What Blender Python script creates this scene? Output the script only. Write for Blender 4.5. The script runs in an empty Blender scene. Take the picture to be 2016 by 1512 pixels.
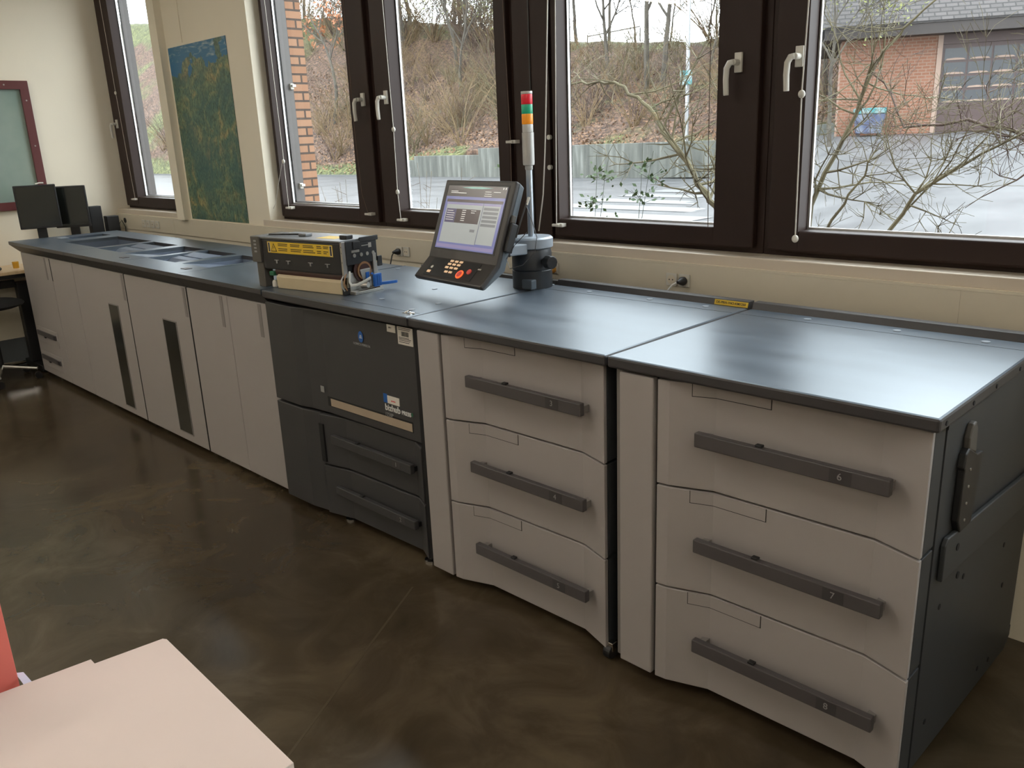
import bpy, bmesh, math, random
from mathutils import Vector, Matrix, noise
S = bpy.context.scene
C = S.collection
PI = math.pi
# ------------------------------------------------------------------ camera, sky, exposure
cam = bpy.data.objects.new('camera', bpy.data.cameras.new('camera')); C.objects.link(cam)
cam.data.sensor_width = 36.0
cam.data.lens = 1647.1 / 2016 * 36
cam.data.clip_start = 0.02; cam.data.clip_end = 600
_r = Vector((0.710623, 0.702473, -0.039326)); _u = Vector((-0.17343, 0.229064, 0.957837)); _f = Vector((-0.681863, 0.673841, -0.284608))
cam.matrix_world = Matrix(((_r.x, _u.x, -_f.x, 1.48923), (_r.y, _u.y, -_f.y, -1.86389), (_r.z, _u.z, -_f.z, 1.62896), (0, 0, 0, 1)))
S.camera = cam
W = bpy.data.worlds.new('overcast_sky'); S.world = W; W.use_nodes = True
wb = W.node_tree.nodes['Background']
wb.inputs[0].default_value = (0.90, 0.96, 1.0, 1); wb.inputs[1].default_value = 8.0
S.view_settings.view_transform = 'Standard'; S.view_settings.look = 'None'; S.view_settings.gamma = 1
S.view_settings.use_curve_mapping = False
S.view_settings.exposure = 0.0
FZ = -0.055           # room floor
LAMP = 47.0           # ceiling lamp tube strength

# ------------------------------------------------------------------ materials
def _mat(name):
    m = bpy.data.materials.new(name); m.use_nodes = True
    return m, m.node_tree, m.node_tree.nodes, m.node_tree.nodes['Principled BSDF']
def plain(name, col, rough=.5, metal=0, spec=.5, emit=None, estr=0, coat=0, var=0.06, scale=25, bump=0, bscale=200):
    """principled with a little procedural tonal variation"""
    m, nt, N, b = _mat(name)
    b.inputs['Roughness'].default_value = rough; b.inputs['Metallic'].default_value = metal
    b.inputs['Specular IOR Level'].default_value = spec
    b.inputs['Coat Weight'].default_value = coat
    tc = N.new('ShaderNodeTexCoord'); nz = N.new('ShaderNodeTexNoise'); nz.inputs['Scale'].default_value = scale; nz.inputs['Detail'].default_value = 4
    nt.links.new(tc.outputs['Object'], nz.inputs['Vector'])
    mx = N.new('ShaderNodeMix'); mx.data_type = 'RGBA'
    mx.inputs[6].default_value = tuple(c * (1 - var) for c in col) + (1,); mx.inputs[7].default_value = tuple(min(1, c * (1 + var)) for c in col) + (1,)
    nt.links.new(nz.outputs['Fac'], mx.inputs[0]); nt.links.new(mx.outputs[2], b.inputs['Base Color'])
    if bump:
        n2 = N.new('ShaderNodeTexNoise'); n2.inputs['Scale'].default_value = bscale
        nt.links.new(tc.outputs['Object'], n2.inputs['Vector'])
        bp = N.new('ShaderNodeBump'); bp.inputs['Strength'].default_value = bump; bp.inputs['Distance'].default_value = .002
        nt.links.new(n2.outputs['Fac'], bp.inputs['Height']); nt.links.new(bp.outputs[0], b.inputs['Normal'])
    if emit:
        b.inputs['Emission Color'].default_value = tuple(emit) + (1,); b.inputs['Emission Strength'].default_value = estr
    return m
def ramp_mat(name, stops, scale=5, detail=8, rough=.6, dist=0, coords='Object', stretch=(1, 1, 1), spec=.5, bump=0, rvar=None, lac=2.0, nrough=.5):
    m, nt, N, b = _mat(name)
    tc = N.new('ShaderNodeTexCoord'); mp = N.new('ShaderNodeMapping'); mp.inputs['Scale'].default_value = stretch
    nz = N.new('ShaderNodeTexNoise'); nz.inputs['Scale'].default_value = scale; nz.inputs['Detail'].default_value = detail; nz.inputs['Distortion'].default_value = dist
    nz.inputs['Roughness'].default_value = nrough
    cr = N.new('ShaderNodeValToRGB'); e = cr.color_ramp.elements
    while len(e) < len(stops): e.new(.5)
    for el, (p, c) in zip(e, stops): el.position = p; el.color = tuple(c) + (1,)
    L = nt.links.new
    L(tc.outputs[coords], mp.inputs[0]); L(mp.outputs[0], nz.inputs['Vector']); L(nz.outputs['Fac'], cr.inputs[0]); L(cr.outputs[0], b.inputs['Base Color'])
    b.inputs['Roughness'].default_value = rough; b.inputs['Specular IOR Level'].default_value = spec
    if rvar:
        mr = N.new('ShaderNodeMapRange'); mr.inputs[3].default_value = rvar[0]; mr.inputs[4].default_value = rvar[1]
        L(nz.outputs['Fac'], mr.inputs[0]); L(mr.outputs[0], b.inputs['Roughness'])
    if bump:
        bp = N.new('ShaderNodeBump'); bp.inputs['Strength'].default_value = bump; bp.inputs['Distance'].default_value = .02
        L(nz.outputs['Fac'], bp.inputs['Height']); L(bp.outputs[0], b.inputs['Normal'])
    return m
def brick_mat(name, c1, c2, cm, bw, rh, mortar=.012, axis='XZ', rough=.85, bump=.6, offset=.5):
    m, nt, N, b = _mat(name); L = nt.links.new
    tc = N.new('ShaderNodeTexCoord'); sp = N.new('ShaderNodeSeparateXYZ'); cb = N.new('ShaderNodeCombineXYZ')
    L(tc.outputs['Object'], sp.inputs[0]); L(sp.outputs[axis[0]], cb.inputs[0]); L(sp.outputs[axis[1]], cb.inputs[1])
    br = N.new('ShaderNodeTexBrick'); br.inputs['Scale'].default_value = 1; br.inputs['Brick Width'].default_value = bw; br.inputs['Row Height'].default_value = rh
    br.inputs['Mortar Size'].default_value = mortar; br.inputs['Color1'].default_value = c1 + (1,); br.inputs['Color2'].default_value = c2 + (1,); br.inputs['Mortar'].default_value = cm + (1,)
    br.offset = offset; br.inputs['Bias'].default_value = 0
    L(cb.outputs[0], br.inputs['Vector']); L(br.outputs['Color'], b.inputs['Base Color']); b.inputs['Roughness'].default_value = rough
    bp = N.new('ShaderNodeBump'); bp.inputs['Strength'].default_value = bump; bp.inputs['Distance'].default_value = .01; bp.invert = True
    L(br.outputs['Fac'], bp.inputs['Height']); L(bp.outputs[0], b.inputs['Normal'])
    return m
def glass_mat(name, tint=(.945, .955, .95), base=.02, edge=.25):
    m = bpy.data.materials.new(name); m.use_nodes = True; nt = m.node_tree; N = nt.nodes; L = nt.links.new
    N.clear(); o = N.new('ShaderNodeOutputMaterial'); mx = N.new('ShaderNodeMixShader'); tr = N.new('ShaderNodeBsdfTransparent'); gl = N.new('ShaderNodeBsdfGlossy')
    tr.inputs[0].default_value = tint + (1,); gl.inputs['Roughness'].default_value = 0.02
    lw = N.new('ShaderNodeLayerWeight'); lw.inputs[0].default_value = .5
    pw = N.new('ShaderNodeMath'); pw.operation = 'POWER'; pw.inputs[1].default_value = 5
    ma = N.new('ShaderNodeMath'); ma.operation = 'MULTIPLY_ADD'; ma.inputs[1].default_value = edge; ma.inputs[2].default_value = base
    L(lw.outputs['Facing'], pw.inputs[0]); L(pw.outputs[0], ma.inputs[0]); L(ma.outputs[0], mx.inputs[0]); L(tr.outputs[0], mx.inputs[1]); L(gl.outputs[0], mx.inputs[2]); L(mx.outputs[0], o.inputs[0])
    return m
def emis(name, col, s):
    return plain(name, (.02, .02, .02), .3, emit=col, estr=s)

M = {}
M['wall'] = plain('cream_wall_paint', (.80, .735, .60), .75, var=.03, scale=3, bump=.15, bscale=150)
M['ceil'] = plain('ceiling_white', (.78, .76, .70), .9)
M['trunk'] = plain('cream_duct', (.66, .60, .48), .45, var=.02)
M['sill'] = plain('sill_laminate', (.62, .54, .44), .3, var=.05, scale=8)
M['brown'] = plain('brown_window_frame', (.026, .0135, .0105), .5, spec=.25, var=.15, scale=6)
M['alu'] = plain('silver_window_rail', (.62, .63, .63), .35, metal=.6, var=.04)
M['greyrail'] = plain('grey_outer_rail', (.10, .09, .085), .5)
M['white_h'] = plain('offwhite_handle', (.62, .60, .54), .4, var=.03)
M['glass'] = glass_mat('window_glass')
M['joint'] = plain('floor_joint', (.085, .064, .038), .25)
M['base'] = plain('grey_baseboard', (.10, .11, .115), .6)
M['top'] = ramp_mat('blue_grey_top', [(.3, (.040, .052, .070)), (.7, (.068, .086, .110))], scale=3, detail=6, rough=.42, stretch=(1, 4, 1), spec=1.0, rvar=(.30, .40))
M['top'].node_tree.nodes['Principled BSDF'].inputs['IOR'].default_value = 1.75
M['top'].node_tree.nodes['Principled BSDF'].inputs['Specular Tint'].default_value = (.78, .90, 1.0, 1)
M['topedge'] = plain('dark_top_edge', (.043, .041, .043), .45, var=.08)
M['slotin'] = plain('blue_grey_recess', (.14, .175, .24), .5, var=.04)
M['light'] = plain('light_grey_panel', (.345, .318, .305), .55, var=.025, scale=6)
M['light2'] = plain('grip_grey_panel', (.21, .195, .185), .5, var=.03)
M['dark'] = plain('charcoal_panel', (.045, .044, .046), .5, var=.06, scale=8)
M['carc'] = plain('dark_grey_carcass', (.034, .037, .040), .5, var=.06)
M['black'] = plain('black_plastic', (.012, .012, .013), .45)
M['gap'] = plain('black_gap', (.006, .006, .007), .7)
M['handle'] = plain('grey_handle_bar', (.075, .068, .07), .42, var=.04)
M['tag'] = plain('darker_number_field', (.05, .046, .048), .4)
M['num'] = plain('grey_numeral', (.28, .28, .28), .5)
M['chrome'] = plain('chrome', (.75, .74, .72), .18, metal=1)
M['steel'] = plain('bright_steel', (.50, .48, .44), .32, metal=.85, var=.15, scale=60)
M['beige'] = plain('beige_tray', (.52, .43, .28), .5, var=.04)
M['litbeige'] = plain('lit_ledge_tan', (.40, .32, .24), .5)  # light caught by the door slot ledge, put into its colour
M['paper'] = plain('white_label', (.72, .69, .63), .6, var=.02)
M['ink'] = plain('black_ink', (.02, .02, .02), .6)
M['white_ink'] = plain('white_ink', (.75, .75, .74), .5)
M['yellow'] = plain('yellow_label', (.70, .47, .03), .5, var=.04)
M['blue'] = plain('blue_plastic', (.015, .11, .42), .35, var=.08)
M['bluemark'] = plain('blue_mark', (.012, .10, .36), .4)
M['green'] = plain('dark_green_plastic', (.02, .14, .07), .4)
M['copper'] = plain('copper_ring', (.45, .25, .13), .3, metal=.8)
M['fuser_red'] = plain('dark_red_brown_roller', (.045, .016, .012), .35, var=.15)
M['plate'] = plain('grey_metal_plate', (.16, .165, .17), .38, metal=.5, var=.08)
M['endgrey'] = plain('warm_grey_plastic', (.085, .078, .068), .5)
M['panel'] = plain('dark_brown_grey_plastic', (.036, .031, .028), .42, var=.05)
M['panelside'] = plain('slate_plastic', (.10, .125, .15), .4, var=.05)
M['arm'] = plain('silver_blue_arm', (.33, .37, .42), .35, metal=.2, var=.04)
M['postk'] = plain('dark_slate_post', (.030, .034, .040), .4, var=.06)
M['pole'] = plain('silver_pole', (.40, .44, .50), .28, metal=.7)
M['tl_body'] = plain('silver_lamp_housing', (.46, .45, .43), .38, metal=.3)
M['tl_red'] = plain('red_lens', (.55, .006, .02), .25, emit=(.9, .01, .03), estr=.12)
M['tl_green'] = plain('green_lens', (.01, .30, .16), .25, emit=(.0, .6, .3), estr=.08)
M['tl_amber'] = plain('amber_lens', (.75, .25, .01), .25, emit=(1, .35, .0), estr=.15)
M['tl_clear'] = plain('clear_lens', (.55, .55, .53), .15)
M['cord'] = plain('pale_cord', (.55, .52, .47), .7)
M['brcord'] = plain('dark_cord', (.12, .08, .06), .7)
M['wcable'] = plain('white_cable', (.7, .7, .68), .5)
M['ocable'] = plain('orange_cable', (.60, .28, .03), .5)
M['wood'] = ramp_mat('pale_maple_board', [(.3, (.52, .38, .23)), (.7, (.62, .47, .30))], scale=4, stretch=(1, 14, 1), rough=.4)
M['board'] = plain('pinkish_cream_card', (.66, .54, .48), .65, var=.03, scale=5)
M['boardedge'] = plain('card_edge', (.78, .70, .64), .7)
M['coral'] = plain('coral_card', (.62, .15, .12), .55)
M['lav'] = plain('white_paper_cool', (.62, .62, .78), .6)
M['screenblk'] = plain('monitor_black', (.012, .014, .013), .12, spec=.6)
M['whiteboard'] = ramp_mat('green_grey_glass', [(.35, (.20, .27, .24)), (.65, (.30, .36, .31))], scale=1.5, rough=.18)
M['boardframe'] = plain('maroon_frame', (.115, .032, .032), .4)
M['tape'] = plain('tan_tape', (.45, .33, .15), .6)
M['mustard'] = plain('mustard_mug', (.55, .28, .02), .4)
M['chairblk'] = plain('black_fabric', (.01, .01, .011), .8)
# screen colours (an operating display gives off light)
for k, c in dict(bar=(.05, .04, .038), hdr=(.038, .03, .028), blue=(.15, .16, .34), grey=(.34, .36, .35), tbl=(.055, .038, .038), tblb=(.085, .075, .13),
                 btn=(.16, .165, .17), text=(.62, .60, .56), teal=(.16, .36, .30), line=(.10, .11, .12), lilac=(.24, .21, .36)).items():
    M['s_' + k] = plain('screen_' + k, tuple(x * .3 for x in c), .25, emit=c, estr=.85)
M['led'] = plain('warm_lit_key', (.5, .38, .25), .4, emit=(1, .62, .35), estr=.5)
M['ring'] = plain('orange_lit_ring', (.6, .1, .03), .4, emit=(1, .12, .03), estr=1.2)
M['stop'] = plain('red_stop_key', (.45, .07, .06), .4, emit=(.8, .08, .06), estr=.25)
M['lamp'] = plain('fluorescent_tube', (.8, .8, .8), .5, emit=(1, .93, .83), estr=LAMP)
M['lampbody'] = plain('white_lamp_body', (.7, .7, .68), .5)

def floor_mat():
    m, nt, N, b = _mat('brown_polished_screed'); L = nt.links.new
    tc = N.new('ShaderNodeTexCoord'); n1 = N.new('ShaderNodeTexNoise'); n1.inputs['Scale'].default_value = .9; n1.inputs['Detail'].default_value = 4; n1.inputs['Distortion'].default_value = .3; n1.inputs['Roughness'].default_value = .45
    n2 = N.new('ShaderNodeTexNoise'); n2.inputs['Scale'].default_value = 3.5; n2.inputs['Detail'].default_value = 6; n2.inputs['Distortion'].default_value = 1.2; n2.inputs['Roughness'].default_value = .6
    cr = N.new('ShaderNodeValToRGB'); e = cr.color_ramp.elements; e.new(.5)
    for el, (p, c) in zip(e, [(.36, (.040, .029, .017)), (.5, (.066, .048, .028)), (.64, (.108, .083, .050))]): el.position = p; el.color = c + (1,)
    mx = N.new('ShaderNodeMix'); mx.data_type = 'FLOAT'; mx.inputs[0].default_value = .45
    L(tc.outputs['Object'], n1.inputs['Vector']); L(tc.outputs['Object'], n2.inputs['Vector']); L(n1.outputs['Fac'], mx.inputs[2]); L(n2.outputs['Fac'], mx.inputs[3])
    L(mx.outputs[0], cr.inputs[0]); L(cr.outputs[0], b.inputs['Base Color'])
    mr = N.new('ShaderNodeMapRange'); mr.inputs[1].default_value = .3; mr.inputs[2].default_value = .7; mr.inputs[3].default_value = .19; mr.inputs[4].default_value = .25
    L(n2.outputs['Fac'], mr.inputs[0]); L(mr.outputs[0], b.inputs['Roughness'])
    bp = N.new('ShaderNodeBump'); bp.inputs['Strength'].default_value = .10; bp.inputs['Distance'].default_value = .012
    L(n2.outputs['Fac'], bp.inputs['Height']); L(bp.outputs[0], b.inputs['Normal'])
    b.inputs['Specular IOR Level'].default_value = .45
    return m
M['floor'] = floor_mat()
def poster_mat():
    """relief map: land of green, ochre and brown with veins, blue sea with white cloud along the top"""
    m, nt, N, b = _mat('relief_map_print'); L = nt.links.new
    tc = N.new('ShaderNodeTexCoord'); sp = N.new('ShaderNodeSeparateXYZ'); L(tc.outputs['Object'], sp.inputs[0])
    def nz(s, d, di, st=(1, 1, 1)):
        mp = N.new('ShaderNodeMapping'); mp.inputs['Scale'].default_value = st; n = N.new('ShaderNodeTexNoise'); n.inputs['Scale'].default_value = s; n.inputs['Detail'].default_value = d; n.inputs['Distortion'].default_value = di
        L(tc.outputs['Object'], mp.inputs[0]); L(mp.outputs[0], n.inputs['Vector']); return n
    def ramp(src, stops):
        cr = N.new('ShaderNodeValToRGB'); e = cr.color_ramp.elements
        while len(e) < len(stops): e.new(.5)
        for el, (p, c) in zip(e, stops): el.position = p; el.color = tuple(c) + (1,)
        L(src, cr.inputs[0]); return cr
    def math_(op, a, bb=None, c=None):
        n = N.new('ShaderNodeMath'); n.operation = op
        for i, v in enumerate((a, bb, c)):
            if v is None: continue
            if isinstance(v, (int, float)): n.inputs[i].default_value = v
            else: L(v, n.inputs[i])
        return n.outputs[0]
    def mixc(f, a, bb):
        n = N.new('ShaderNodeMix'); n.data_type = 'RGBA'; L(f, n.inputs[0])
        for i, v in ((6, a), (7, bb)):
            if isinstance(v, tuple): n.inputs[i].default_value = v + (1,)
            else: L(v, n.inputs[i])
        return n.outputs[2]
    land = ramp(nz(7, 10, 1.5).outputs['Fac'], [(.3, (.045, .12, .11)), (.45, (.09, .165, .12)), (.56, (.16, .21, .12)), (.68, (.33, .27, .13)), (.8, (.13, .18, .14))])
    fine = ramp(nz(26, 8, 3, (1.6, 1, .55)).outputs['Fac'], [(.38, (.25, .3, .25)), (.52, (1, 1, 1)), (.62, (1.5, 1.4, 1.2))])
    mm = N.new('ShaderNodeMix'); mm.data_type = 'RGBA'; mm.blend_type = 'MULTIPLY'; mm.inputs[0].default_value = .8; L(land.outputs[0], mm.inputs[6]); L(fine.outputs[0], mm.inputs[7])
    # bluish hollows low on the sheet
    cold = math_('MULTIPLY', ramp(nz(3.2, 4, 1).outputs['Fac'], [(.45, (0, 0, 0)), (.62, (1, 1, 1))]).outputs[0], .55)
    landc = mixc(cold, mm.outputs[2], (.035, .10, .10))
    # coast: z of the sheet plus wobble
    zz = math_('MULTIPLY_ADD', nz(5.5, 8, .4).outputs['Fac'], .50, sp.outputs['Z'])
    xx = math_('MULTIPLY', sp.outputs['X'], -.16)
    sea = ramp(math_('ADD', zz, xx), [(0, (0, 0, 0)), (1, (1, 1, 1))])
    st = math_('GREATER_THAN', math_('ADD', zz, xx), .74)
    cloud = ramp(nz(9, 6, 1.2, (1, 1, 3.5)).outputs['Fac'], [(.5, (.014, .14, .28)), (.62, (.16, .27, .36)), (.75, (.45, .5, .5))])
    top = math_('GREATER_THAN', sp.outputs['Z'], .50)
    seac = mixc(top, (.012, .14, .30), cloud.outputs[0])
    L(mixc(st, landc, seac), b.inputs['Base Color'])
    b.inputs['Roughness'].default_value = .38
    return m
M['poster'] = poster_mat()

# ------------------------------------------------------------------ mesh helpers
class MB:
    def __init__(s): s.v = []; s.f = []; s.mi = []; s.cur = 0; s.smooth = False
    def add(s, vs, fs):
        o = len(s.v); s.v += [tuple(v) for v in vs]; s.f += [tuple(i + o for i in f) for f in fs]; s.mi += [s.cur] * len(fs); return s
    def box(s, x0, y0, z0, x1, y1, z1):
        return s.add([(x0, y0, z0), (x1, y0, z0), (x1, y1, z0), (x0, y1, z0), (x0, y0, z1), (x1, y0, z1), (x1, y1, z1), (x0, y1, z1)],
                     [(0, 3, 2, 1), (4, 5, 6, 7), (0, 1, 5, 4), (1, 2, 6, 5), (2, 3, 7, 6), (3, 0, 4, 7)])
    def prism(s, prof, d0, d1):
        """prof: polygon of 3-vectors, swept from +d0 to +d1 (vectors)"""
        n = len(prof); d0 = Vector(d0); d1 = Vector(d1)
        vs = [Vector(p) + d0 for p in prof] + [Vector(p) + d1 for p in prof]
        return s.add(vs, [tuple(range(n - 1, -1, -1)), tuple(range(n, 2 * n))] + [(i, (i + 1) % n, (i + 1) % n + n, i + n) for i in range(n)])
    def cyl(s, p0, p1, r0, r1=None, n=20, cap=True):
        r1 = r0 if r1 is None else r1; p0 = Vector(p0); p1 = Vector(p1); a = (p1 - p0).normalized()
        t = Vector((0, 0, 1)) if abs(a.z) < .9 else Vector((1, 0, 0)); e1 = a.cross(t).normalized(); e2 = a.cross(e1)
        vs = []
        for p, r in ((p0, r0), (p1, r1)): vs += [p + r * (math.cos(2 * PI * i / n) * e1 + math.sin(2 * PI * i / n) * e2) for i in range(n)]
        fs = [(i, i + n, (i + 1) % n + n, (i + 1) % n) for i in range(n)]
        if cap: fs += [tuple(range(n)), tuple(range(2 * n - 1, n - 1, -1))]
        return s.add(vs, fs)
    def lathe(s, c, prof, n=24):
        """prof (r,z) bottom to top about the z axis through c"""
        c = Vector(c); k = len(prof); vs = []
        for r, z in prof: vs += [c + Vector((r * math.cos(2 * PI * i / n), r * math.sin(2 * PI * i / n), z)) for i in range(n)]
        fs = [(j * n + i, j * n + (i + 1) % n, (j + 1) * n + (i + 1) % n, (j + 1) * n + i) for j in range(k - 1) for i in range(n)]
        return s.add(vs, fs + [tuple(range(n - 1, -1, -1)), tuple(range((k - 1) * n, k * n))])
    def tube(s, pts, r, n=6):
        pts = [Vector(p) for p in pts]; k = len(pts); rs = r if isinstance(r, (list, tuple)) else [r] * k
        vs = []; e1 = None
        for i, p in enumerate(pts):
            a = (pts[min(i + 1, k - 1)] - pts[max(i - 1, 0)]).normalized()
            if e1 is None: e1 = a.cross(Vector((0, 0, 1)) if abs(a.z) < .9 else Vector((1, 0, 0))).normalized()
            else: e1 = (e1 - a * e1.dot(a)).normalized()
            e2 = a.cross(e1); vs += [p + rs[i] * (math.cos(2 * PI * j / n) * e1 + math.sin(2 * PI * j / n) * e2) for j in range(n)]
        fs = [(i * n + j, i * n + (j + 1) % n, (i + 1) * n + (j + 1) % n, (i + 1) * n + j) for i in range(k - 1) for j in range(n)]
        return s.add(vs, fs + [tuple(range(n - 1, -1, -1)), tuple(range((k - 1) * n, k * n))])
    def ball(s, c, r, n=10, sc=(1, 1, 1)):
        c = Vector(c); vs = []; fs = []
        for j in range(n + 1):
            for i in range(2 * n):
                t = PI * j / n; q = PI * i / n; vs.append(c + Vector((r * sc[0] * math.sin(t) * math.cos(q), r * sc[1] * math.sin(t) * math.sin(q), -r * sc[2] * math.cos(t))))
        for j in range(n):
            for i in range(2 * n): fs.append((j * 2 * n + i, j * 2 * n + (i + 1) % (2 * n), (j + 1) * 2 * n + (i + 1) % (2 * n), (j + 1) * 2 * n + i))
        return s.add(vs, fs)
    def build(s, name, mats, parent=None, bevel=0, smooth=False, seg=2):
        me = bpy.data.meshes.new(name); me.from_pydata(s.v, [], s.f); me.update()
        mats = mats if isinstance(mats, (list, tuple)) else [mats]
        for m in mats: me.materials.append(M[m] if isinstance(m, str) else m)
        if len(mats) > 1: me.polygons.foreach_set('material_index', s.mi)
        bm = bmesh.new(); bm.from_mesh(me)
        if not getattr(s, 'keep', False): bmesh.ops.remove_doubles(bm, verts=bm.verts, dist=1e-6)
        bmesh.ops.recalc_face_normals(bm, faces=bm.faces)
        if bevel:
            ed = [e for e in bm.edges if len(e.link_faces) == 2 and e.calc_face_angle(0) > .6]
            if ed: bmesh.ops.bevel(bm, geom=ed, offset=bevel, segments=seg, affect='EDGES', profile=.5, clamp_overlap=True)
        bm.to_mesh(me); bm.free()
        if smooth:
            me.polygons.foreach_set('use_smooth', [True] * len(me.polygons))
            try: me.set_sharp_from_angle(angle=.7)
            except Exception: pass
        o = bpy.data.objects.new(name, me); C.objects.link(o)
        if parent: o.parent = parent
        return o
def thing(name, label, cat, loc=(0, 0, 0), rz=0, group=None):
    o = bpy.data.objects.new(name, None); o.empty_display_size = .1; C.objects.link(o)
    o.location = loc; o.rotation_euler = (0, 0, rz); o['label'] = label; o['category'] = cat
    if group: o['group'] = group
    return o
def tag(o, label, cat, group=None, kind=None):
    o['label'] = label; o['category'] = cat
    if group: o['group'] = group
    if kind: o['kind'] = kind
    return o
def struct(o): o['kind'] = 'structure'; return o
def bx(name, m, b, parent=None, bevel=0):
    return MB().box(*b).build(name, m, parent, bevel)
def text(name, s, size, mtx, m, parent=None, ext=.0004, align='CENTER', bold=False):
    cu = bpy.data.curves.new(name, 'FONT'); cu.body = s; cu.size = size; cu.extrude = ext; cu.align_x = align; cu.align_y = 'CENTER'
    if bold: cu.offset = size * .012
    t = bpy.data.objects.new(name + '_tmp', cu); C.objects.link(t)
    bpy.context.view_layer.update()
    me = bpy.data.meshes.new_from_object(t.evaluated_get(bpy.context.evaluated_depsgraph_get())); bpy.data.objects.remove(t); bpy.data.curves.remove(cu)
    me.name = name; me.materials.clear(); me.materials.append(M[m])
    me.transform(mtx)
    o = bpy.data.objects.new(name, me); C.objects.link(o)
    if parent: o.parent = parent
    return o
def front(x, y, z):  # text plane facing -Y
    return Matrix.Translation((x, y, z)) @ Matrix.Rotation(PI / 2, 4, 'X')

# ------------------------------------------------------------------ room shell
XL, XR, YF, ZC = -6.28, 4.6, -5.6, 3.25
struct(bx('floor', 'floor', (XL - .2, YF - .2, FZ - .1, XR + .2, 1.3, FZ)))
struct(MB().prism([(-.895, -.107, FZ), (-.887, -.103, FZ), (-.248, -1.243, FZ), (-.256, -1.247, FZ)], (0, 0, 0), (0, 0, .0008)).build('trim_9', 'joint'))
struct(bx('ceiling', 'ceil', (XL - .2, YF - .2, ZC, XR + .2, 1.45, ZC + .15)))
struct(bx('wall_left', 'wall', (XL - .2, YF - .2, FZ, XL, 1.30, ZC)))
struct(bx('wall_right', 'wall', (XR, YF - .2, FZ, XR + .2, 1.4, ZC)))
struct(bx('wall_front', 'wall', (XL, YF - .2, FZ, XR, YF, ZC)))
struct(bx('wall_parapet', 'wall', (XL, 1.012, FZ, XR, 1.30, 1.11)))
struct(bx('wall_lintel', 'wall', (XL, 1.10, 3.08, XR, 1.30, ZC)))
pier = MB().box(-5.05, 1.02, 1.11, -3.66, 1.16, 3.08); struct(pier.build('wall_pier', 'wall'))
struct(bx('trim_1', 'wall', (-4.97, .968, 1.108, -4.85, 1.02, 3.25)))          # boxed pipe casing on the pier
struct(bx('trim_2', 'wall', (-4.585, 1.014, 2.345, -4.577, 1.02, ZC)))
struct(bx('baseboard_left', 'base', (XL, YF, FZ, XL + .018, .6, .17)))
# cable duct along the parapet and the window boards
duct = MB().box(XL, 1.0, .985, XR, 1.012, 1.100); duct.box(XL, 1.0, 1.1005, XR, 1.03, 1.108)
for x in (-5.13, -3.3, .637): duct.box(x - .0015, .9985, .985, x + .0015, 1.0005, 1.1)
struct(duct.build('trim_3', 'trunk'))
for i, (a, b, nm) in enumerate([(XL, -4.97, 'trim_4'), (-3.75, XR, 'trim_5')]):
    struct(bx(nm, 'sill', (a, 1.016, 1.108, b, 1.20, 1.150), bevel=.004))
# brick facade outside
M['brick'] = brick_mat('orange_facing_brick', (.34, .19, .115), (.27, .135, .075), (.07, .05, .04), .21, .056, .007, 'YZ')
M['brick2'] = brick_mat('orange_facing_brick_front', (.34, .19, .115), (.27, .135, .075), (.07, .05, .04), .21, .056, .007, 'XZ')
struct(bx('wall_facade_pier', 'brick', (-5.0, 1.285, FZ - .6, -3.65, 1.41, 3.5)))
struct(bx('wall_facade_base', 'brick2', (-3.65, 1.301, FZ - .6, XR, 1.41, 1.09)))
struct(bx('wall_facade_side', 'brick2', (XL, 1.301, FZ - .6, -5.0, 1.41, 1.09)))

# ------------------------------------------------------------------ windows
def frame_boxes(b, x0, x1, z0, z1, w, y0, y1, wl=None, wr=None, wb=None, wt=None):
    wl = w if wl is None else wl; wr = w if wr is None else wr; wb = w if wb is None else wb; wt = w if wt is None else wt
    b.box(x0, y0, z0, x0 + wl, y1, z1); b.box(x1 - wr, y0, z0, x1, y1, z1)
    b.box(x0 + wl, y0, z0, x1 - wr, y1, z0 + wb); b.box(x0 + wl, y0, z1 - wt, x1 - wr, y1, z1); return b
def handle_part(x, y, z, side, parent):
    """tilt-and-turn handle hanging down; side = direction the neck leans"""
    b = MB().box(x - .015, y - .012, z - .035, x + .015, y, z + .035)
    b.cyl((x, y - .012, z), (x, y - .045, z), .011, n=12)
    b.tube([(x, y - .045, z), (x + side * .012, y - .05, z - .002), (x + side * .022, y - .052, z - .02), (x + side * .024, y - .052, z - .06), (x + side * .022, y - .05, z - .115)], [.011, .012, .0115, .011, .0105], 10)
    return b.build('window_handle', 'white_h', parent, .002, True)
def window(n, x0, x1, g0, g1, hx=None, hside=1, z0=1.150, z1=3.08, gz=1.248):
    r = bpy.data.objects.new('window_%d' % n, None); C.objects.link(r); r['kind'] = 'structure'
    frame_boxes(MB(), x0, x1, z0, z1, .055, 1.125, 1.198).build('frame', 'brown', r, .004)
    s = MB(); frame_boxes(s, x0 + .03, x1 - .03, z0 + .022, z1 - .03, .09, 1.095, 1.165, g0 - x0 - .03, x1 - .03 - g1, gz - z0 - .022, .09)
    s.build('sash', 'brown', r, .006)
    a = MB(); frame_boxes(a, g0 - .004, g1 + .004, gz - .004, z1 - .116, .012, 1.166, 1.178)
    a.build('glazing_rail', 'alu', r, .001)
    if n < 3: frame_boxes(MB(), g0 - .03, g1 + .03, gz - .02, z1 - .1, .032, 1.196, 1.262).build('outer_rail', 'greyrail', r, .001)
    bx('glass', 'glass', (g0 - .002, 1.180, gz - .002, g1 + .002, 1.194, z1 - .118), r)
    if hx is not None: handle_part(hx, 1.095, 1.855, hside, r)
    return r
window(1, -6.279, -5.05, -5.99, -5.15, -6.165, -1)
window(2, -3.66, -2.5205, -3.595, -2.735, -2.60, -1)
r2 = bpy.data.objects['window_2']
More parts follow.
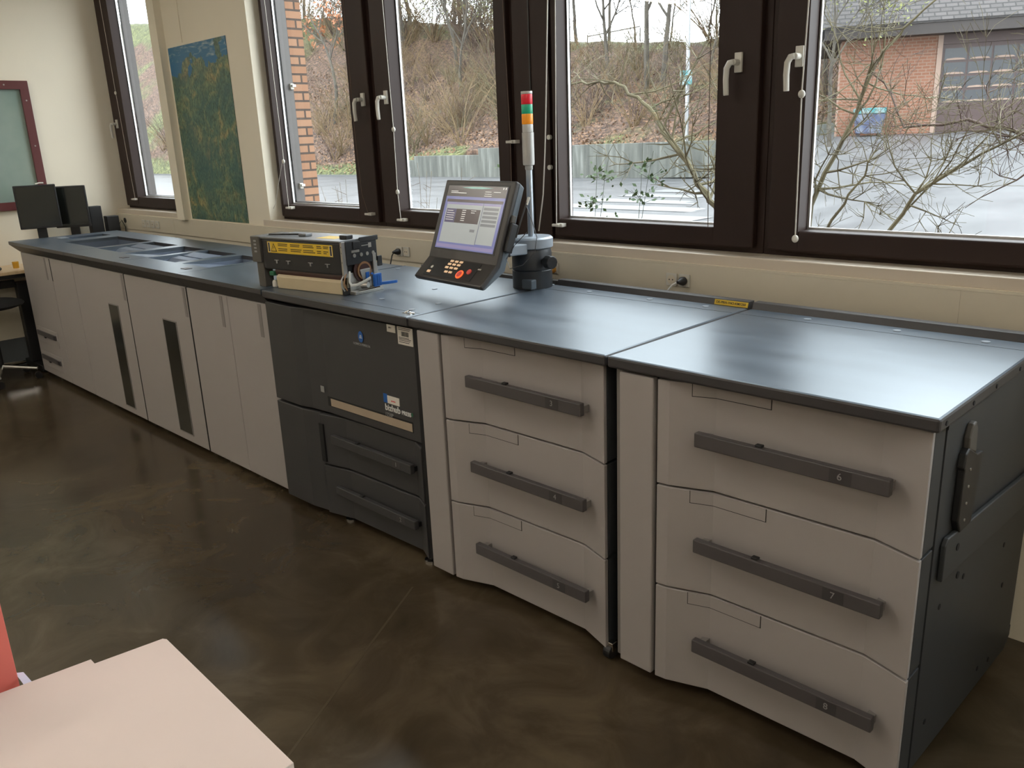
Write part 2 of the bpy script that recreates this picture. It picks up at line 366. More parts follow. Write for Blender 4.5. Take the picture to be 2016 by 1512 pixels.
for zz_, yy_ in ((1.99, 1.245), (1.36, 1.235)):
    lug = MB().box(-3.594, yy_ - .012, zz_ - .018, -3.575, yy_ + .012, zz_ + .018); lug.box(-3.575, yy_ - .008, zz_ - .004, -3.562, yy_ + .02, zz_ + .012); lug.build('rail_lug', 'white_h', r2, .002)
window(3, -2.52, -1.425, -2.345, -1.53, -2.385, -1)
window(4, -1.205, -.1205, -1.145, -.325, -.235, -1)
window(5, -.120, 1.0795, .032, .88, .005, -1)
window(6, 1.08, 2.2195, 1.17, 2.08)
window(7, 2.22, 3.40, 2.31, 3.28)
post = MB().box(-1.425, 1.11, 1.150, -1.205, 1.26, 3.08); struct(post.build('trim_6', 'brown'))
post = MB().box(3.40, 1.10, 1.110, XR, 1.30, 3.08); struct(post.build('wall_end', 'wall'))
pst = MB().box(-1.322, 1.1055, 1.155, -1.314, 1.111, 3.08); struct(pst.build('trim_7', 'black'))
dots = MB()
for z in (1.614, 1.48): dots.cyl((-1.205, 1.112, z), (-1.205, 1.098, z), .011, n=14)
o = struct(dots.build('trim_8', 'white_h'))

# blind cords, each with its bead and cleat
def cord(label, path, beads=(), cleat=None, mat='cord', r=.0022, group='blind cords'):
    t = thing('blind_cord', label, 'cord', path[-1], 0, group); L = Vector(path[-1])
    MB().tube([Vector(p) - L for p in path], r, 5).build('cord', mat, t, smooth=True)
    for p in beads:
        MB().ball(Vector(p) - L, .013, 8, (1, .7, 1.1)).build('bead', 'white_h', t, smooth=True)
    if cleat:
        c = Vector(cleat) - L; b = MB().box(c.x - .012, c.y, c.z - .008, c.x + .026, c.y + .032, c.z + .008); b.box(c.x - .03, c.y - .008, c.z - .006, c.x + .012, c.y + .004, c.z + .006)
        b.build('cleat', 'white_h', t, .002)
    return t
yc = 1.062
cord('pale blind cord with bead left of the far narrow window', [(-6.10, 1.085, 3.08), (-6.071, 1.085, 2.10), (-6.05, 1.085, 1.6), (-6.028, 1.085, 1.238)], [(-6.071, 1.083, 2.10)], (-6.028, 1.068, 1.230))
cord('pale blind cord hooked at left stile of window beside the poster pier', [(-3.50, yc, 3.08), (-3.477, yc, 1.583), (-3.478, yc, 1.526), (-3.479, yc, 1.237)], [(-3.478, yc - .002, 1.526)], (-3.479, yc, 1.232))
cord('slack pale string from blind bead down to the window board beside poster pier', [(-3.478, yc - .012, 1.52), (-3.56, yc - .01, 1.38), (-3.621, yc - .01, 1.259), (-3.733, yc - .005, 1.158)], (), None, r=.0018)
cord('dark blind cord with two brown knobs at right stile of second window', [(-2.665, yc, 3.08), (-2.666, yc, 1.655), (-2.650, yc, 1.336), (-2.606, yc, 1.225)], [], (-2.603, yc, 1.222), 'brcord')
cord('pale blind cord with two beads on left stile of third window', [(-2.33, yc, 3.08), (-2.306, yc, 1.685), (-2.312, yc, 1.353), (-2.301, yc, 1.205)], [(-2.306, yc, 1.685), (-2.312, yc, 1.353)], (-2.301, yc, 1.20))
cord('long loose pale cord hanging down the brown post behind signal tower', [(-1.15, yc, 3.08), (-1.157, yc, 2.18), (-1.185, yc, 1.70), (-1.196, yc, 1.549), (-1.214, yc, 1.36), (-1.249, yc, 1.19)], (), None, r=.0032)
cord('straight pale blind cord on left stile of the window right of signal tower', [(-1.10, yc, 3.08), (-1.113, yc, 2.178), (-1.135, yc, 1.228)], (), (-1.128, yc, 1.222))
cord('pale blind cord with two large beads beside the rightmost window handle', [(.045, yc, 3.08), (.040, yc, 2.03), (.033, yc, 1.728), (.039, yc, 1.224)], [(.033, yc, 1.728), (.039, yc, 1.224)], None, r=.0028)
cord('dark double cord at right stile of third window beside signal tower', [(-1.46, yc, 3.08), (-1.43, yc, 2.2), (-1.415, yc, 1.62), (-1.42, yc, 1.3)], (), (-1.41, yc, 1.60), 'brcord')
cord('dark thin cord with brown knob at right stile of the window with zebra crossing', [(-.345, yc, 3.08), (-.338, yc, 1.6), (-.330, yc, 1.25)], (), None, 'brcord', .0016)

# poster
po = MB().box(-.4325, -.003, -.605, .4325, 0, .605).build('map_poster', 'poster'); po.location = (-4.385, 1.0185, 1.722)
tag(po, 'tall relief map poster of green land and blue sea on the pier', 'poster')

# framed glass board on the left wall
t = thing('wall_window', 'maroon framed greenish pane on left wall above the monitors', 'framed pane', (XL, 0, 1.25))
fr = MB(); frame_boxes(fr, -1.6, .455, 0, .95, .062, 0, .03); me_f = fr
fb = MB()
for (y0, z0, y1, z1) in ((-1.6, -.045, .475, .02), (-1.6, .885, .475, .95), (.41, .02, .475, .885), (-1.6, .02, -1.535, .885)): fb.box(.001, y0, z0, .035, y1, z1)
fb.build('frame', 'boardframe', t, .003); bx('pane', 'whiteboard', (.001, -1.535, .02, .012, .41, .885), t)
sc = MB()
for y, z in ((.30, .918), (.442, .80), (.442, .45)): sc.cyl((.035, y, z), (.038, y, z), .006, n=10)
sc.build('screw', 'steel', t)

# outlets on the duct
def outlet(label, x, z, w=.052, twin=False, group='duct outlets'):
    t = thing('wall_outlet', label, 'outlet', (x, 1.0, z), 0, group)
    bx('plate', 'white_h', (-w / 2, -.009, -w / 2, w / 2, -.0005, w / 2), t, .003)
    MB().cyl((0, -.0095, 0), (0, -.0005, 0), .019, n=24).build('socket', 'trunk', t)
    h = MB()
    for s in (-1, 1): h.cyl((s * .008, -.0105, 0), (s * .008, -.009, 0), .0028, n=8)
    h.build('pin_hole', 'black', t); return t
outlet('white duct outlet with black plug left of the operator panel', -2.247, 1.037)
outlet('empty white duct outlet right of the black plug', -2.186, 1.039)
outlet('white duct outlet with orange network cable behind the signal tower', -1.098, 1.035)
outlet('empty white duct outlet left of the angled black plug', -.452, 1.040)
outlet('white duct outlet holding angled black plug with white cable', -.391, 1.040)
for i, (x, l) in enumerate([(-5.70, 'leftmost of the row of duct outlets in the far corner'), (-5.61, 'second of the row of duct outlets in the far corner'),
                            (-5.52, 'third of the row of duct outlets in the far corner'), (-5.43, 'rightmost of the row of duct outlets in the far corner')]):
    outlet('white ' + l, x, 1.045, .06)
MB().cyl((-6.10, 1.0, 1.055), (-6.10, .994, 1.055), .022, n=20).build('cable_hole', 'black')
tag(bpy.data.objects['cable_hole'], 'round black cable hole at far left end of duct', 'cable port')
def plug(label, x, z, path, m, cm, r=.0035):
    t = thing('power_plug', label, 'plug', (x, .992, z), 0, 'plugs in the duct'); L = Vector((x, .992, z))
    MB().lathe((0, 0, 0), [(.017, 0), (.018, .014), (.011, .03), (.006, .045)], 14).build('plug_body', m, t, smooth=True)
    ob = t.children[0]; ob.rotation_euler = (PI / 2, 0, 0)
    MB().tube([Vector(p) - L for p in path], r, 6).build('cable', cm, t, smooth=True); return t
plug('black plug with black cable in left duct outlet', -2.247, 1.037, [(-2.247, .955, 1.037), (-2.247, .94, 1.02), (-2.247, .92, .96), (-2.247, .91, .85)], 'black', 'black')
plug('black plug with white cable in right duct outlet pair', -.391, 1.040, [(-.391, .955, 1.04), (-.41, .94, 1.03), (-.432, .93, 1.0), (-.44, .92, .9)], 'black', 'wcable', .004)
plug('orange network plug behind the signal tower', -1.098, 1.030, [(-1.098, .96, 1.028), (-1.105, .94, 1.0), (-1.12, .92, .96), (-1.12, .91, .88)], 'ocable', 'ocable', .003)

# ------------------------------------------------------------------ ceiling lamps (room lamps, above the frame)
for i, (x, y) in enumerate([(-4.7, -1.4), (-1.2, -1.7), (2.3, -1.7), (-4.7, -4.1), (-1.2, -4.1), (2.3, -4.1)]):
    t = thing('ceiling_lamp', 'linear fluorescent ceiling lamp above the room', 'lamp', (x, y, 3.05), 0, 'ceiling lamps')
    bx('lamp_body', 'lampbody', (-.07, -.78, .03, .07, .78, .19), t, .005)
    tb = MB()
    for s in (-1, 1): tb.cyl((s * .035, -.74, .012), (s * .035, .74, .012), .014, n=10)
    tb.build('lamp_tube', 'lamp', t)

# ------------------------------------------------------------------ paper feeders
PROF = [(.174, .012), (.212, .016), (.335, .060), (.785, .064), (.906, .024)]
def prof_y(x, prof=PROF):
    for (a, ya), (b, yb) in zip(prof, prof[1:]):
        if x <= b: return ya + (yb - ya) * (x - a) / (b - a)
    return prof[-1][1]
def strip(prof, t, z0, z1):
    """solid following a plan profile, thickness t towards +Y"""
    pl = [(x, y, 0) for x, y in prof] + [(x, y + t, 0) for x, y in reversed(prof)]
    return MB().prism(pl, (0, 0, z0), (0, 0, z1))
def sub_prof(a, b, off, prof=PROF):
    return [(a, prof_y(a, prof) + off)] + [(x, y + off) for x, y in prof if a < x < b] + [(b, prof_y(b, prof) + off)]
def handle_bar(parent, x0, x1, z0, z1, num, ynear, yface, mat='handle', numx=.145):
    h = bx('handle', mat, (x0, ynear, z0, x1, ynear + .022, z1), parent, .003)
    for x in (x0 + .006, x1 - .026): bx('bracket', 'light2' if mat == 'handle' else 'black', (x, ynear + .0225, z0 + .004, x + .02, yface, z1 - .014), h)
    bx('number_field', 'tag', (x1 - numx, ynear - .0006, z0 + .003, x1 - numx + .055, ynear, z1 - .003), h)
    text('numeral', num, .026, front(x1 - numx + .026, ynear - .0012, (z0 + z1) / 2), 'num', h)
    MB().box(x0 + .18, ynear + .004, z1, x0 + .2, ynear + .02, z1 + .007).build('latch', 'black', h, .002)
    return h
def feeder(x, label, nums, right_open):
    t = thing('paper_feeder', label, 'paper feeder', (x, 0, FZ), 0, 'paper feeders')
    dz = -FZ; Z = lambda z: z + dz
    wd = .928 if right_open else .9335
    bx('top', ['top'], (.003, 0, Z(.965), wd - .003, .822, Z(1.0)), t, .007)
    tp = t.children[0]; tp.data.materials.append(M['topedge'])
    for p in tp.data.polygons:
        if p.normal.z < .5: p.material_index = 1
    bx('top_joint', 'gap', (.01, .722, Z(1.0002), wd - .01, .7235, Z(1.0006)), t)
    for cx in ((.246, .538, .79) if right_open else (.24, .541, .79)):
        MB().cyl((cx, .766, Z(1.0)), (cx, .766, Z(1.0025)), .012, n=18).build('cap', 'arm', t)
    rd = MB().prism([(0, .822, Z(.99)), (0, .835, Z(1.021)), (0, .872, Z(1.021)), (0, .872, Z(.9))], (.006, 0, 0), (wd - .006, 0, 0)); rd.build('rear_rim', 'topedge', t, .002)
    bx('carcass', 'carc', (.012, .11, Z(-.008), .900, .822, Z(.9645)), t)
    bx('stile_panel', 'light', (.040, .010, Z(-.012), .160, .10, Z(.957)), t, .004)
    if right_open: bx('inner_stile', 'light2', (.014, .03, Z(-.012), .0385, .1, Z(.957)), t, .003)
    bx('stile_gap', 'gap', (.161, .03, Z(-.010), .173, .105, Z(.957)), t)
    for i, (z0, z1) in enumerate([(.6425, .957), (.3145, .6365), (-.012, .3085)]):
        dr = strip(PROF, .016, Z(z0), Z(z1)).build('drawer', 'light', t, .0025)
        pb = [(.18, .055), (.335, .078), (.785, .081), (.9055, .0415)]
        MB().prism([(px, py, 0) for px, py in pb] + [(.9055, .109, 0), (.18, .109, 0)], (0, 0, Z(z0 + .002)), (0, 0, Z(z1 - .002))).build('drawer_side', 'carc', dr, .001)
        fz = min(z1, .957)
        strip(sub_prof(.2712, .4978, -.0006), .002, Z(fz - .0395), Z(fz - .001)).build('flap_gap', 'gap', dr)
        strip(sub_prof(.2735, .4955, -.0016), .002, Z(fz - .0372), Z(fz - .0005)).build('label_flap', 'light', dr)
        hz = (.787, .829) if i == 0 else ((.466, .507) if i == 1 else (.140, .182))
        handle_bar(dr, .3035 + .004 * i, .832 + .005 * i, Z(hz[0]), Z(hz[1]), nums[i], 0.0, .06)
    for cx, cy in ((-.012 if right_open else .06, .2), (.91, .045) if not right_open else (.84, .12), (.08, .74), (.80, .70)):
        if cx < 0: continue
        c = MB().cyl((cx - .014, cy, .026), (cx + .014, cy, .026), .026, n=20).build('caster', 'black', t, .003)
        k = MB().box(cx - .018, cy - .012, .03, cx + .018, cy + .012, .062); k.build('fork', 'chrome', c, .002)
    if right_open:
        sp = [(.115, Z(-.012)), (.86, Z(-.012)), (.905, Z(.02)), (.905, Z(.055)), (.897, Z(.056)), (.897, Z(.964)), (.115, Z(.964))]
        spm = MB().prism([(0, y, z) for y, z in sp], (.901, 0, 0), (.9075, 0, 0)).build('side_panel', 'carc', t)
        for v in spm.data.vertices: v.co.x += .018 * (v.co.y - .115) / .73
        tr = MB().box(.908, .1, Z(.945), .9135, .82, Z(.964)); tr.build('top_flange', 'carc', t)
        b = MB()
        for y in (.04, .223, .396, .595, .76): b.cyl((wd - .003, y, Z(.981)), (wd - .001, y, Z(.981)), .006, n=10)
        b.build('flange_screw', 'gap', t)
        rl = MB().prism([(0, .150, Z(.535)), (0, .150, Z(.632)), (0, .165, Z(.648)), (0, .835, Z(.620)), (0, .835, Z(.515))], (.909, 0, 0), (.922, 0, 0)).build('guard_rail', 'carc', t, .003)
        for v in rl.data.vertices: v.co.x += .018 * (v.co.y - .115) / .73
        b = MB()
        for y, z in ((.235, .60), (.262, .51), (.80, .59)): b.cyl((.921 + .018 * (y - .115) / .73, y, Z(z)), (.924 + .018 * (y - .115) / .73, y, Z(z)), .010, n=14)
        b.build('rail_bolt', 'gap', rl)
        b = MB()
        for y, z in ((.70, .42), (.74, .27), (.20, .44), (.60, .05), (.70, .03), (.19, .10), (.36, .46)): b.cyl((.9065 + .018 * (y - .115) / .73, y, Z(z)), (.909 + .018 * (y - .115) / .73, y, Z(z)), .008, n=12)
        b.build('screw_hole', 'gap', t)
    return t
f2 = feeder(0.0, 'light grey three drawer paper feeder numbered 6 to 8, right end of printer row', '678', True)
f1 = feeder(-.9365, 'light grey three drawer paper feeder numbered 3 to 5, beside dark print engine', '345', False)
lb = thing('inventory_label', 'yellow inventory label with black letters on rear rim at feeder joint', 'label', (-.076, .828, 1.0085))
bx('label_card', 'yellow', (-.068, -.006, -.009, .068, -.004, .010), lb); lb.rotation_euler = (-.25, 0, 0)
text('lettering', 'DE-PRN-1NO-KM1250', .0125, front(0, -.0065, .0005), 'ink', lb, bold=True)

# utility knife in its sheath on the right side of the feeder
t = thing('sheath_knife', 'black sheathed knife hanging on the dark right side of paper feeder', 'knife', (.9085, .26, .62))
sh = [(-.055, .06), (-.052, .195), (-.06, .20), (-.052, .235), (-.03, .245), (.04, .21), (.085, .205), (.072, .13), (.05, .02), (-.03, .02)]
MB().prism([(0, y, z) for y, z in sh], (.0005, 0, 0), (.020, 0, 0)).build('sheath', 'black', t, .004)
hd = [(-.03, .24), (-.032, .27), (-.015, .302), (.005, .305), (.02, .285), (.03, .215)]
MB().prism([(0, y, z) for y, z in hd], (.002, 0, 0), (.018, 0, 0)).build('knife_handle', 'endgrey', t, .004)
rv = MB()
for z in (.05, .095, .14, .185): rv.cyl((.02, -.012, z), (.022, -.012, z), .004, n=8)
rv.build('rivet', 'steel', t)

# ------------------------------------------------------------------ print engine
t = thing('print_engine', 'charcoal print engine with slotted front door, between feeder and finisher', 'printer', (-2.0, 0, FZ)); dz = -FZ; Z = lambda z: z + dz
bx('top', ['top'], (.002, 0, Z(.963), 1.058, .832, Z(1.0)), t, .006); tp = t.children[0]; tp.data.materials.append(M['topedge'])
for p in tp.data.polygons:
    if p.normal.z < .5: p.material_index = 1
j = MB(); j.box(.53, .0745, Z(1.0002), 1.05, .076, Z(1.0006)); j.box(.008, .60, Z(1.0002), .010, .83, Z(1.0006)); j.build('top_joint', 'gap', t)
for cx, cy in ((.06, .74), (.367, .453), (.681, .175), (.966, .104), (.688, .455), (.96, .243)):
    MB().cyl((cx, cy, Z(1.0)), (cx, cy, Z(1.0025)), .012, n=18).build('cap', 'arm', t)
MB().prism([(0, .835, Z(.97)), (0, .845, Z(1.012)), (0, .872, Z(1.012)), (0, .872, Z(.9))], (.12, 0, 0), (1.055, 0, 0)).build('rear_rim', 'topedge', t, .002)
bx('carcass', 'black', (.012, .10, Z(-.005), 1.060, .83, Z(.9625)), t)
DP = [(-.0005, .012), (.22, .014), (.29, .030), (.41, .040), (1.037, .050)]
UD = strip(DP, .03, Z(.482), Z(.944)).build('front_door', 'dark', t, .004)
strip(sub_prof(.405, .990, -.0008, DP), .002, Z(.516), Z(.560)).build('slot_edge', 'gap', UD); strip(sub_prof(.428, .985, -.0018, DP), .002, Z(.519), Z(.553)).build('ledge', 'litbeige', UD)
bx('sticker', 'num', (.365, .0325, Z(.575), .392, .034, Z(.603)), UD)
LL = strip([(-.0005, .012), (.22, .016), (.335, .035)], .03, Z(-.014), Z(.470)).build('lower_panel', 'dark', t, .004)
bx('vent_slot', 'gap', (.339, .0175, Z(.245), .370, .06, Z(.425)), t)
DP2 = [(.342, .020), (.38, .028), (.50, .055), (.97, .066), (1.05, .030)]
for i, (z0, z1) in enumerate([(.232, .470), (-.012, .224)]):
    d_ = strip(DP2, .03, Z(z0), Z(z1)).build('drawer', 'dark', t, .004)
    hz = (.345, .384) if i == 0 else (.100, .138)
    handle_bar(d_, .42, .985, Z(hz[0]), Z(hz[1]), '12'[i], .022, .062, 'dark', .12)
bx('side_gap', 'gap', (1.052, .035, Z(-.005), 1.094, .1, Z(.955)), t)
bx('corner_post', 'carc', (1.040, .045, Z(-.012), 1.052, .1, Z(.475)), t)
for cx, cy in ((.41, .10), (1.0, .085)):
    MB().lathe((cx, cy, 0), [(.03, 0), (.03, .008), (.012, .014), (.012, .045)], 20).build('levelling_foot', 'chrome', t, smooth=True)
# marks and stickers on the door
mk = MB().lathe((0, 0, 0), [(.021, 0), (.021, .0008)], 28).build('emblem', ['bluemark', 'white_ink'], UD); mk.matrix_local = Matrix.Translation((.697, .0415, Z(.868))) @ Matrix.Rotation(PI / 2, 4, 'X') @ Matrix.Diagonal((.82, 1.12, 1, 1))
sm = MB()
for k, z in enumerate((-.002, .0, .002, .004, .006)): sm.box(-.009 + .001 * k, .0005, z * 1.5 - .001, .010 - .001 * k, .0009, z * 1.5 + .0005)
so = sm.build('emblem_stripe', 'white_ink', UD); so.location = (.697, .0395, Z(.866))
text('lettering', 'KONICA MINOLTA', .0135, front(.697, .0432, Z(.834)), 'num', UD, .0012)
bx('small_label', 'paper', (.872, .0465, Z(.913), .925, .049, Z(.943)), UD)
text('label_print', 'KM 1', .008, front(.893, .046, Z(.931)), 'ink', UD)
bx('barcode_label', 'paper', (.938, .0470, Z(.873), 1.031, .0495, Z(.943)), UD)
bc = MB(); random.seed(3); x = .963
while x < 1.007:
    w = random.choice((.001, .0016, .0024)); bc.box(x, .0465, Z(.907), x + w, .0470, Z(.925)); x += w + random.choice((.0012, .002))
for k, z in enumerate((.937, .931, .900, .895, .889, .882)): bc.box(.945, .0465, Z(z), 1.02 - .006 * (k % 3), .0470, Z(z + .0022))
bc.build('barcode', 'ink', UD)
bx('blue_sticker', 'bluemark', (.812, .0455, Z(.612), .838, .048, Z(.650)), UD); bx('white_sticker', 'paper', (.838, .0455, Z(.612), .915, .048, Z(.645)), UD)
text('sticker_print', 'service', .010, front(.877, .045, Z(.626)), 'tl_red', UD)
text('lettering', 'bizhub', .038, front(.868, .0462, Z(.592)), 'white_ink', UD, .0012, bold=True)
text('lettering', 'PRESS', .0235, front(.956, .0460, Z(.589)), 'white_ink', UD, .0012, bold=True)
text('lettering', '1250P', .022, front(.842, .0462, Z(.562)), 'num', UD, .0012)
MB().ball((.995, .0445, Z(.594)), .008, 8, (.7, .1, 1.1)).build('emblem', 'green', UD)

# ------------------------------------------------------------------ finishing units
def slab_with_holes(x0, x1, y0, y1, z0, z1, holes, b):
    xs = sorted({x0, x1, *[h[0] for h in holes], *[h[1] for h in holes]}); ys = sorted({y0, y1, *[h[2] for h in holes], *[h[3] for h in holes]})
    for xa, xb in zip(xs, xs[1:]):
        for ya, yb in zip(ys, ys[1:]):
            cx, cy = (xa + xb) / 2, (ya + yb) / 2
            if not any(h[0] < cx < h[1] and h[2] < cy < h[3] for h in holes): b.box(xa, ya, z0, xb, yb, z1)
    return b
def finisher(x0, x1, label, holes, left_slant=0.0):
    t = thing('finishing_unit', label, 'finishing unit', (x0, 0, FZ), 0, 'finishing units'); w = x1 - x0
    hs = [(a - x0, b - x0, c, d) for a, b, c, d, *_ in holes]
    tb = slab_with_holes(.002, w - .002, 0, .82, Z(.978), Z(1.0), hs, MB()); tp = tb.build('top', ['top'], t); tp.data.materials.append(M['topedge'])
    for p in tp.data.polygons:
        if p.normal.y < -.5 or p.normal.x < -.5: p.material_index = 1
    ls = left_slant
    un = MB().add([(.001, .0005, Z(.977)), (w - .001, .0005, Z(.977)), (w - .001, .82, Z(.977)), (.001, .82, Z(.977)), (.001 + ls, .042, Z(.924)), (w - .001, .042, Z(.924)), (w - .001, .82, Z(.924)), (.001 + ls, .82, Z(.924))],
                  [(4, 5, 1, 0), (5, 6, 2, 1), (6, 7, 3, 2), (7, 4, 0, 3), (4, 7, 6, 5)]); un.build('top_skirt', 'topedge', t)
    for (a, b, c, d, kind, dep) in holes:
        a -= x0; b -= x0; z0 = Z(1.0 - dep)
        li = MB(); k = .004; li.keep = True
        li.box(a, c, z0 - k, b, d, z0); li.box(a, c, z0, a + .002, d, Z(.978)); li.box(b - .002, c, z0, b, d, Z(.978)); li.box(a, c, z0, b, c + .002, Z(.978)); li.box(a, d - .002, z0, b, d, Z(.978))
        lo = li.build('tray_well', 'slotin', t)
        if kind == 'ramp':
            MB().prism([(0, c + .002, Z(.997)), (0, c + .02, Z(.997)), (0, d - .10, Z(.955)), (0, d - .10, z0), (0, c + .002, z0)], (a + .006, 0, 0), (b - .006, 0, 0)).build('tray_ramp', 'slotin', lo, .001)
        if kind == 'guide':
            MB().prism([(0, c + .002, Z(.996)), (0, c + .01, Z(.996)), (0, c + .10, Z(.965)), (0, c + .10, z0), (0, c + .002, z0)], (a + .006, 0, 0), (b - .006, 0, 0)).build('tray_ramp', 'slotin', lo, .001)
            MB().prism([(0, c + .102, z0), (0, c + .102, Z(.962)), (0, c + .14, Z(.985)), (0, c + .19, Z(.990)), (0, c + .19, z0)], (a + .006, 0, 0), (b - .03, 0, 0)).build('paper_guide', 'slotin', lo, .001)
            MB().prism([(0, c + .215, z0), (0, c + .215, Z(.988)), (0, c + .29, Z(1.002)), (0, c + .325, Z(.992)), (0, c + .325, z0)], (a + .006, 0, 0), (b - .006, 0, 0)).build('paper_guide', 'slotin', lo, .001)
    bx('carcass', 'carc', (.02 + left_slant, .075, Z(-.008), w - .01, .80, Z(.9235)), t)
    return t, w
def door(t, x, a, b, gl=.004, gr=.004, z0=-.014, z1=.921):
    d_ = bx('front_door', 'light', (a - x + gl, .040, Z(z0), b - x - gr, .072, Z(z1)), t, .0025)
    if gr > .005: bx('seam', 'gap', (b - x - gr, .0405, Z(z0), b - x - .001, .0725, Z(z1)), t)
    return d_
def grip(parent, x, xa, dark=False):
    bx('grip', 'light2' if not dark else 'gap', (xa - x, .0385, Z(.755), xa - x + (.03 if not dark else .012), .041, Z(.915)), parent)
def slot_window(parent, x, a, b, z0, z1):
    w = bx('slot_window', 'gap', (a - x, .0375, Z(z0), b - x, .041, Z(z1)), parent)
    fr = MB(); frame_boxes(fr, a - x - .004, b - x + .004, Z(z0) - .004, Z(z1) + .004, .006, .036, .041); fr.build('window_edge', 'light2', w)
    bx('window_pane', 'smoked', (a - x + .002, .0368, Z(z0 + .003), b - x - .002, .0374, Z(z1 - .003)), w)
M['smoked'] = ramp_mat('smoked_pane', [(.35, (.018, .017, .013)), (.65, (.048, .045, .036))], scale=2, rough=.18, stretch=(1, 1, 1))
A0, A1, A2, A3, A4 = -5.842, -4.62, -3.735, -2.885, -2.003
tA, w = finisher(A0, A1, 'finishing unit at far left end of row with deep tray well', [(-5.66, -5.48, .33, .635, 'ramp', .07), (-5.30, -4.665, .232, .62, 'deep', .2)], .10)
bx('side_panel', 'light', (.103, .05, Z(-.012), .119, .80, Z(.922)), tA)
dA = door(tA, A0, -5.735, -5.088); dA2 = door(tA, A0, -5.088, A1); grip(dA, A0, -5.205); grip(dA2, A0, -5.088, True)
MB().box(.16, .30, Z(1.0), .26, .36, Z(1.006)).build('tray_tab', 'arm', tA, .002)
for z, s in ((.31, 0), (.115, .0)):
    dr = bx('small_drawer', 'light', (.155, .034, Z(z - .075), .62, .041, Z(z + .045)), dA, .002)
    h = bx('handle', 'handle', (.185, .022, Z(z - .018), .60, .0335, Z(z + .018)), dr, .003)
    bx('number_field', 'black', (.565, .0212, Z(z - .016), .597, .022, Z(z + .016)), h); bx('latch', 'black', (.33, .024, Z(z - .03), .36, .0335, Z(z - .0185)), h)
tB, w = finisher(A1, A2, 'second finishing unit from the far left, with smoked slot window', [(-4.595, -4.20, .215, .607, 'guide', .11), (-4.09, -3.765, .2, .597, 'ramp', .09)])
dB = door(tB, A1, A1, A2, .003, .007); grip(dB, A1, -3.785); slot_window(dB, A1, -4.055, -3.905, .03, .705)
bx('tray_latch', 'handle', (-3.905 - A1, .095, Z(1.0), -3.84 - A1, .135, Z(1.003)), tB, .001)
tC, w = finisher(A2, A3, 'third finishing unit from far left, with dark slot window', [(-3.71, -3.335, .195, .585, 'guide', .11), (-3.25, -2.935, .2, .575, 'ramp', .09)])
dC = door(tC, A2, A2, A3, .006, .008); grip(dC, A2, -2.935); slot_window(dC, A2, -3.245, -3.075, .035, .705)
bx('tray_latch', 'handle', (-3.04 - A2, .095, Z(1.0), -2.98 - A2, .135, Z(1.003)), tC, .001)
tD, w = finisher(A3, A4, 'plain topped finishing unit directly left of the dark print engine', [])
dD = door(tD, A3, A3, -2.43, .007, .002); grip(dD, A3, -2.51); dD2 = door(tD, A3, -2.43, A4 - .002, .002); grip(dD2, A3, -2.125)
for tt, xs in ((tA, (.25, 1.1)), (tB, (.1, .8)), (tC, (.1, .78)), (tD, (.12, .45, .8))):
    for cx in xs: MB().lathe((cx, .12, 0), [(.028, 0), (.028, .008), (.012, .014), (.012, .0465)], 16).build('levelling_foot', 'chrome', tt, smooth=True)

# ------------------------------------------------------------------ operator panel with signal tower
tx, ty = -.988, .735
t = thing('operator_console', 'operator touch panel on swivel arm with dark post standing on print engine', 'control panel', (tx, ty, 1.0))
MB().lathe((0, 0, 0), [(.086, .0005), (.086, .075), (.083, .078), (.086, .081), (.085, .150), (.080, .165)], 40).build('post_base', 'postk', t, smooth=True)
bx('base_plate', 'panelside', (.02, -.088, .004, .075, -.055, .045), t, .004)
kb = MB().cyl((.083, -.02, .118), (.115, -.028, .118), .012, n=14); kb.cyl((.112, -.027, .118), (.150, -.036, .118), .028, n=10); kb.build('clamp_knob', 'black', t, .004)
MB().lathe((0, 0, 0), [(.084, .166), (.092, .172), (.092, .208), (.084, .2155)], 40).build('collar', 'arm', t, smooth=True)
# arm from collar towards the panel back
am = MB().prism([(-.05, -.06, 0), (.05, -.075, 0), (-.005, -.27, 0), (-.115, -.24, 0)], (0, 0, .150), (0, 0, .196)); am.build('swivel_arm', 'arm', t, .006)
MB().tube([(-.11, -.15, .2), (-.03, -.18, .204), (.02, -.17, .2), (.032, -.165, .15)], .005, 8).build('cable', 'black', t, smooth=True)
MB().cyl((0, 0, .2155), (0, 0, .50), .0135, n=20).build('pole', 'pole', t, smooth=True)
st = MB().lathe((0, 0, 0), [(.014, .488), (.016, .492), (.016, .506), (.0235, .509), (.0245, .52), (.0245, .638)], 28).build('lamp_housing', 'tl_body', t, smooth=True)
for nm, m, z0, z1, r in (('clear_lens', 'tl_clear', .6385, .670, .0225), ('amber_lens', 'tl_amber', .6705, .7105, .0232), ('green_lens', 'tl_green', .711, .7475, .0232), ('red_lens', 'tl_red', .748, .787, .0232), ('lens_cap', 'tl_body', .7875, .798, .0235)):
    MB().lathe((0, 0, 0), [(r * .97, z0), (r, z0 + .002), (r, z1 - .002), (r * .97, z1)], 28).build(nm, m, st, smooth=True)
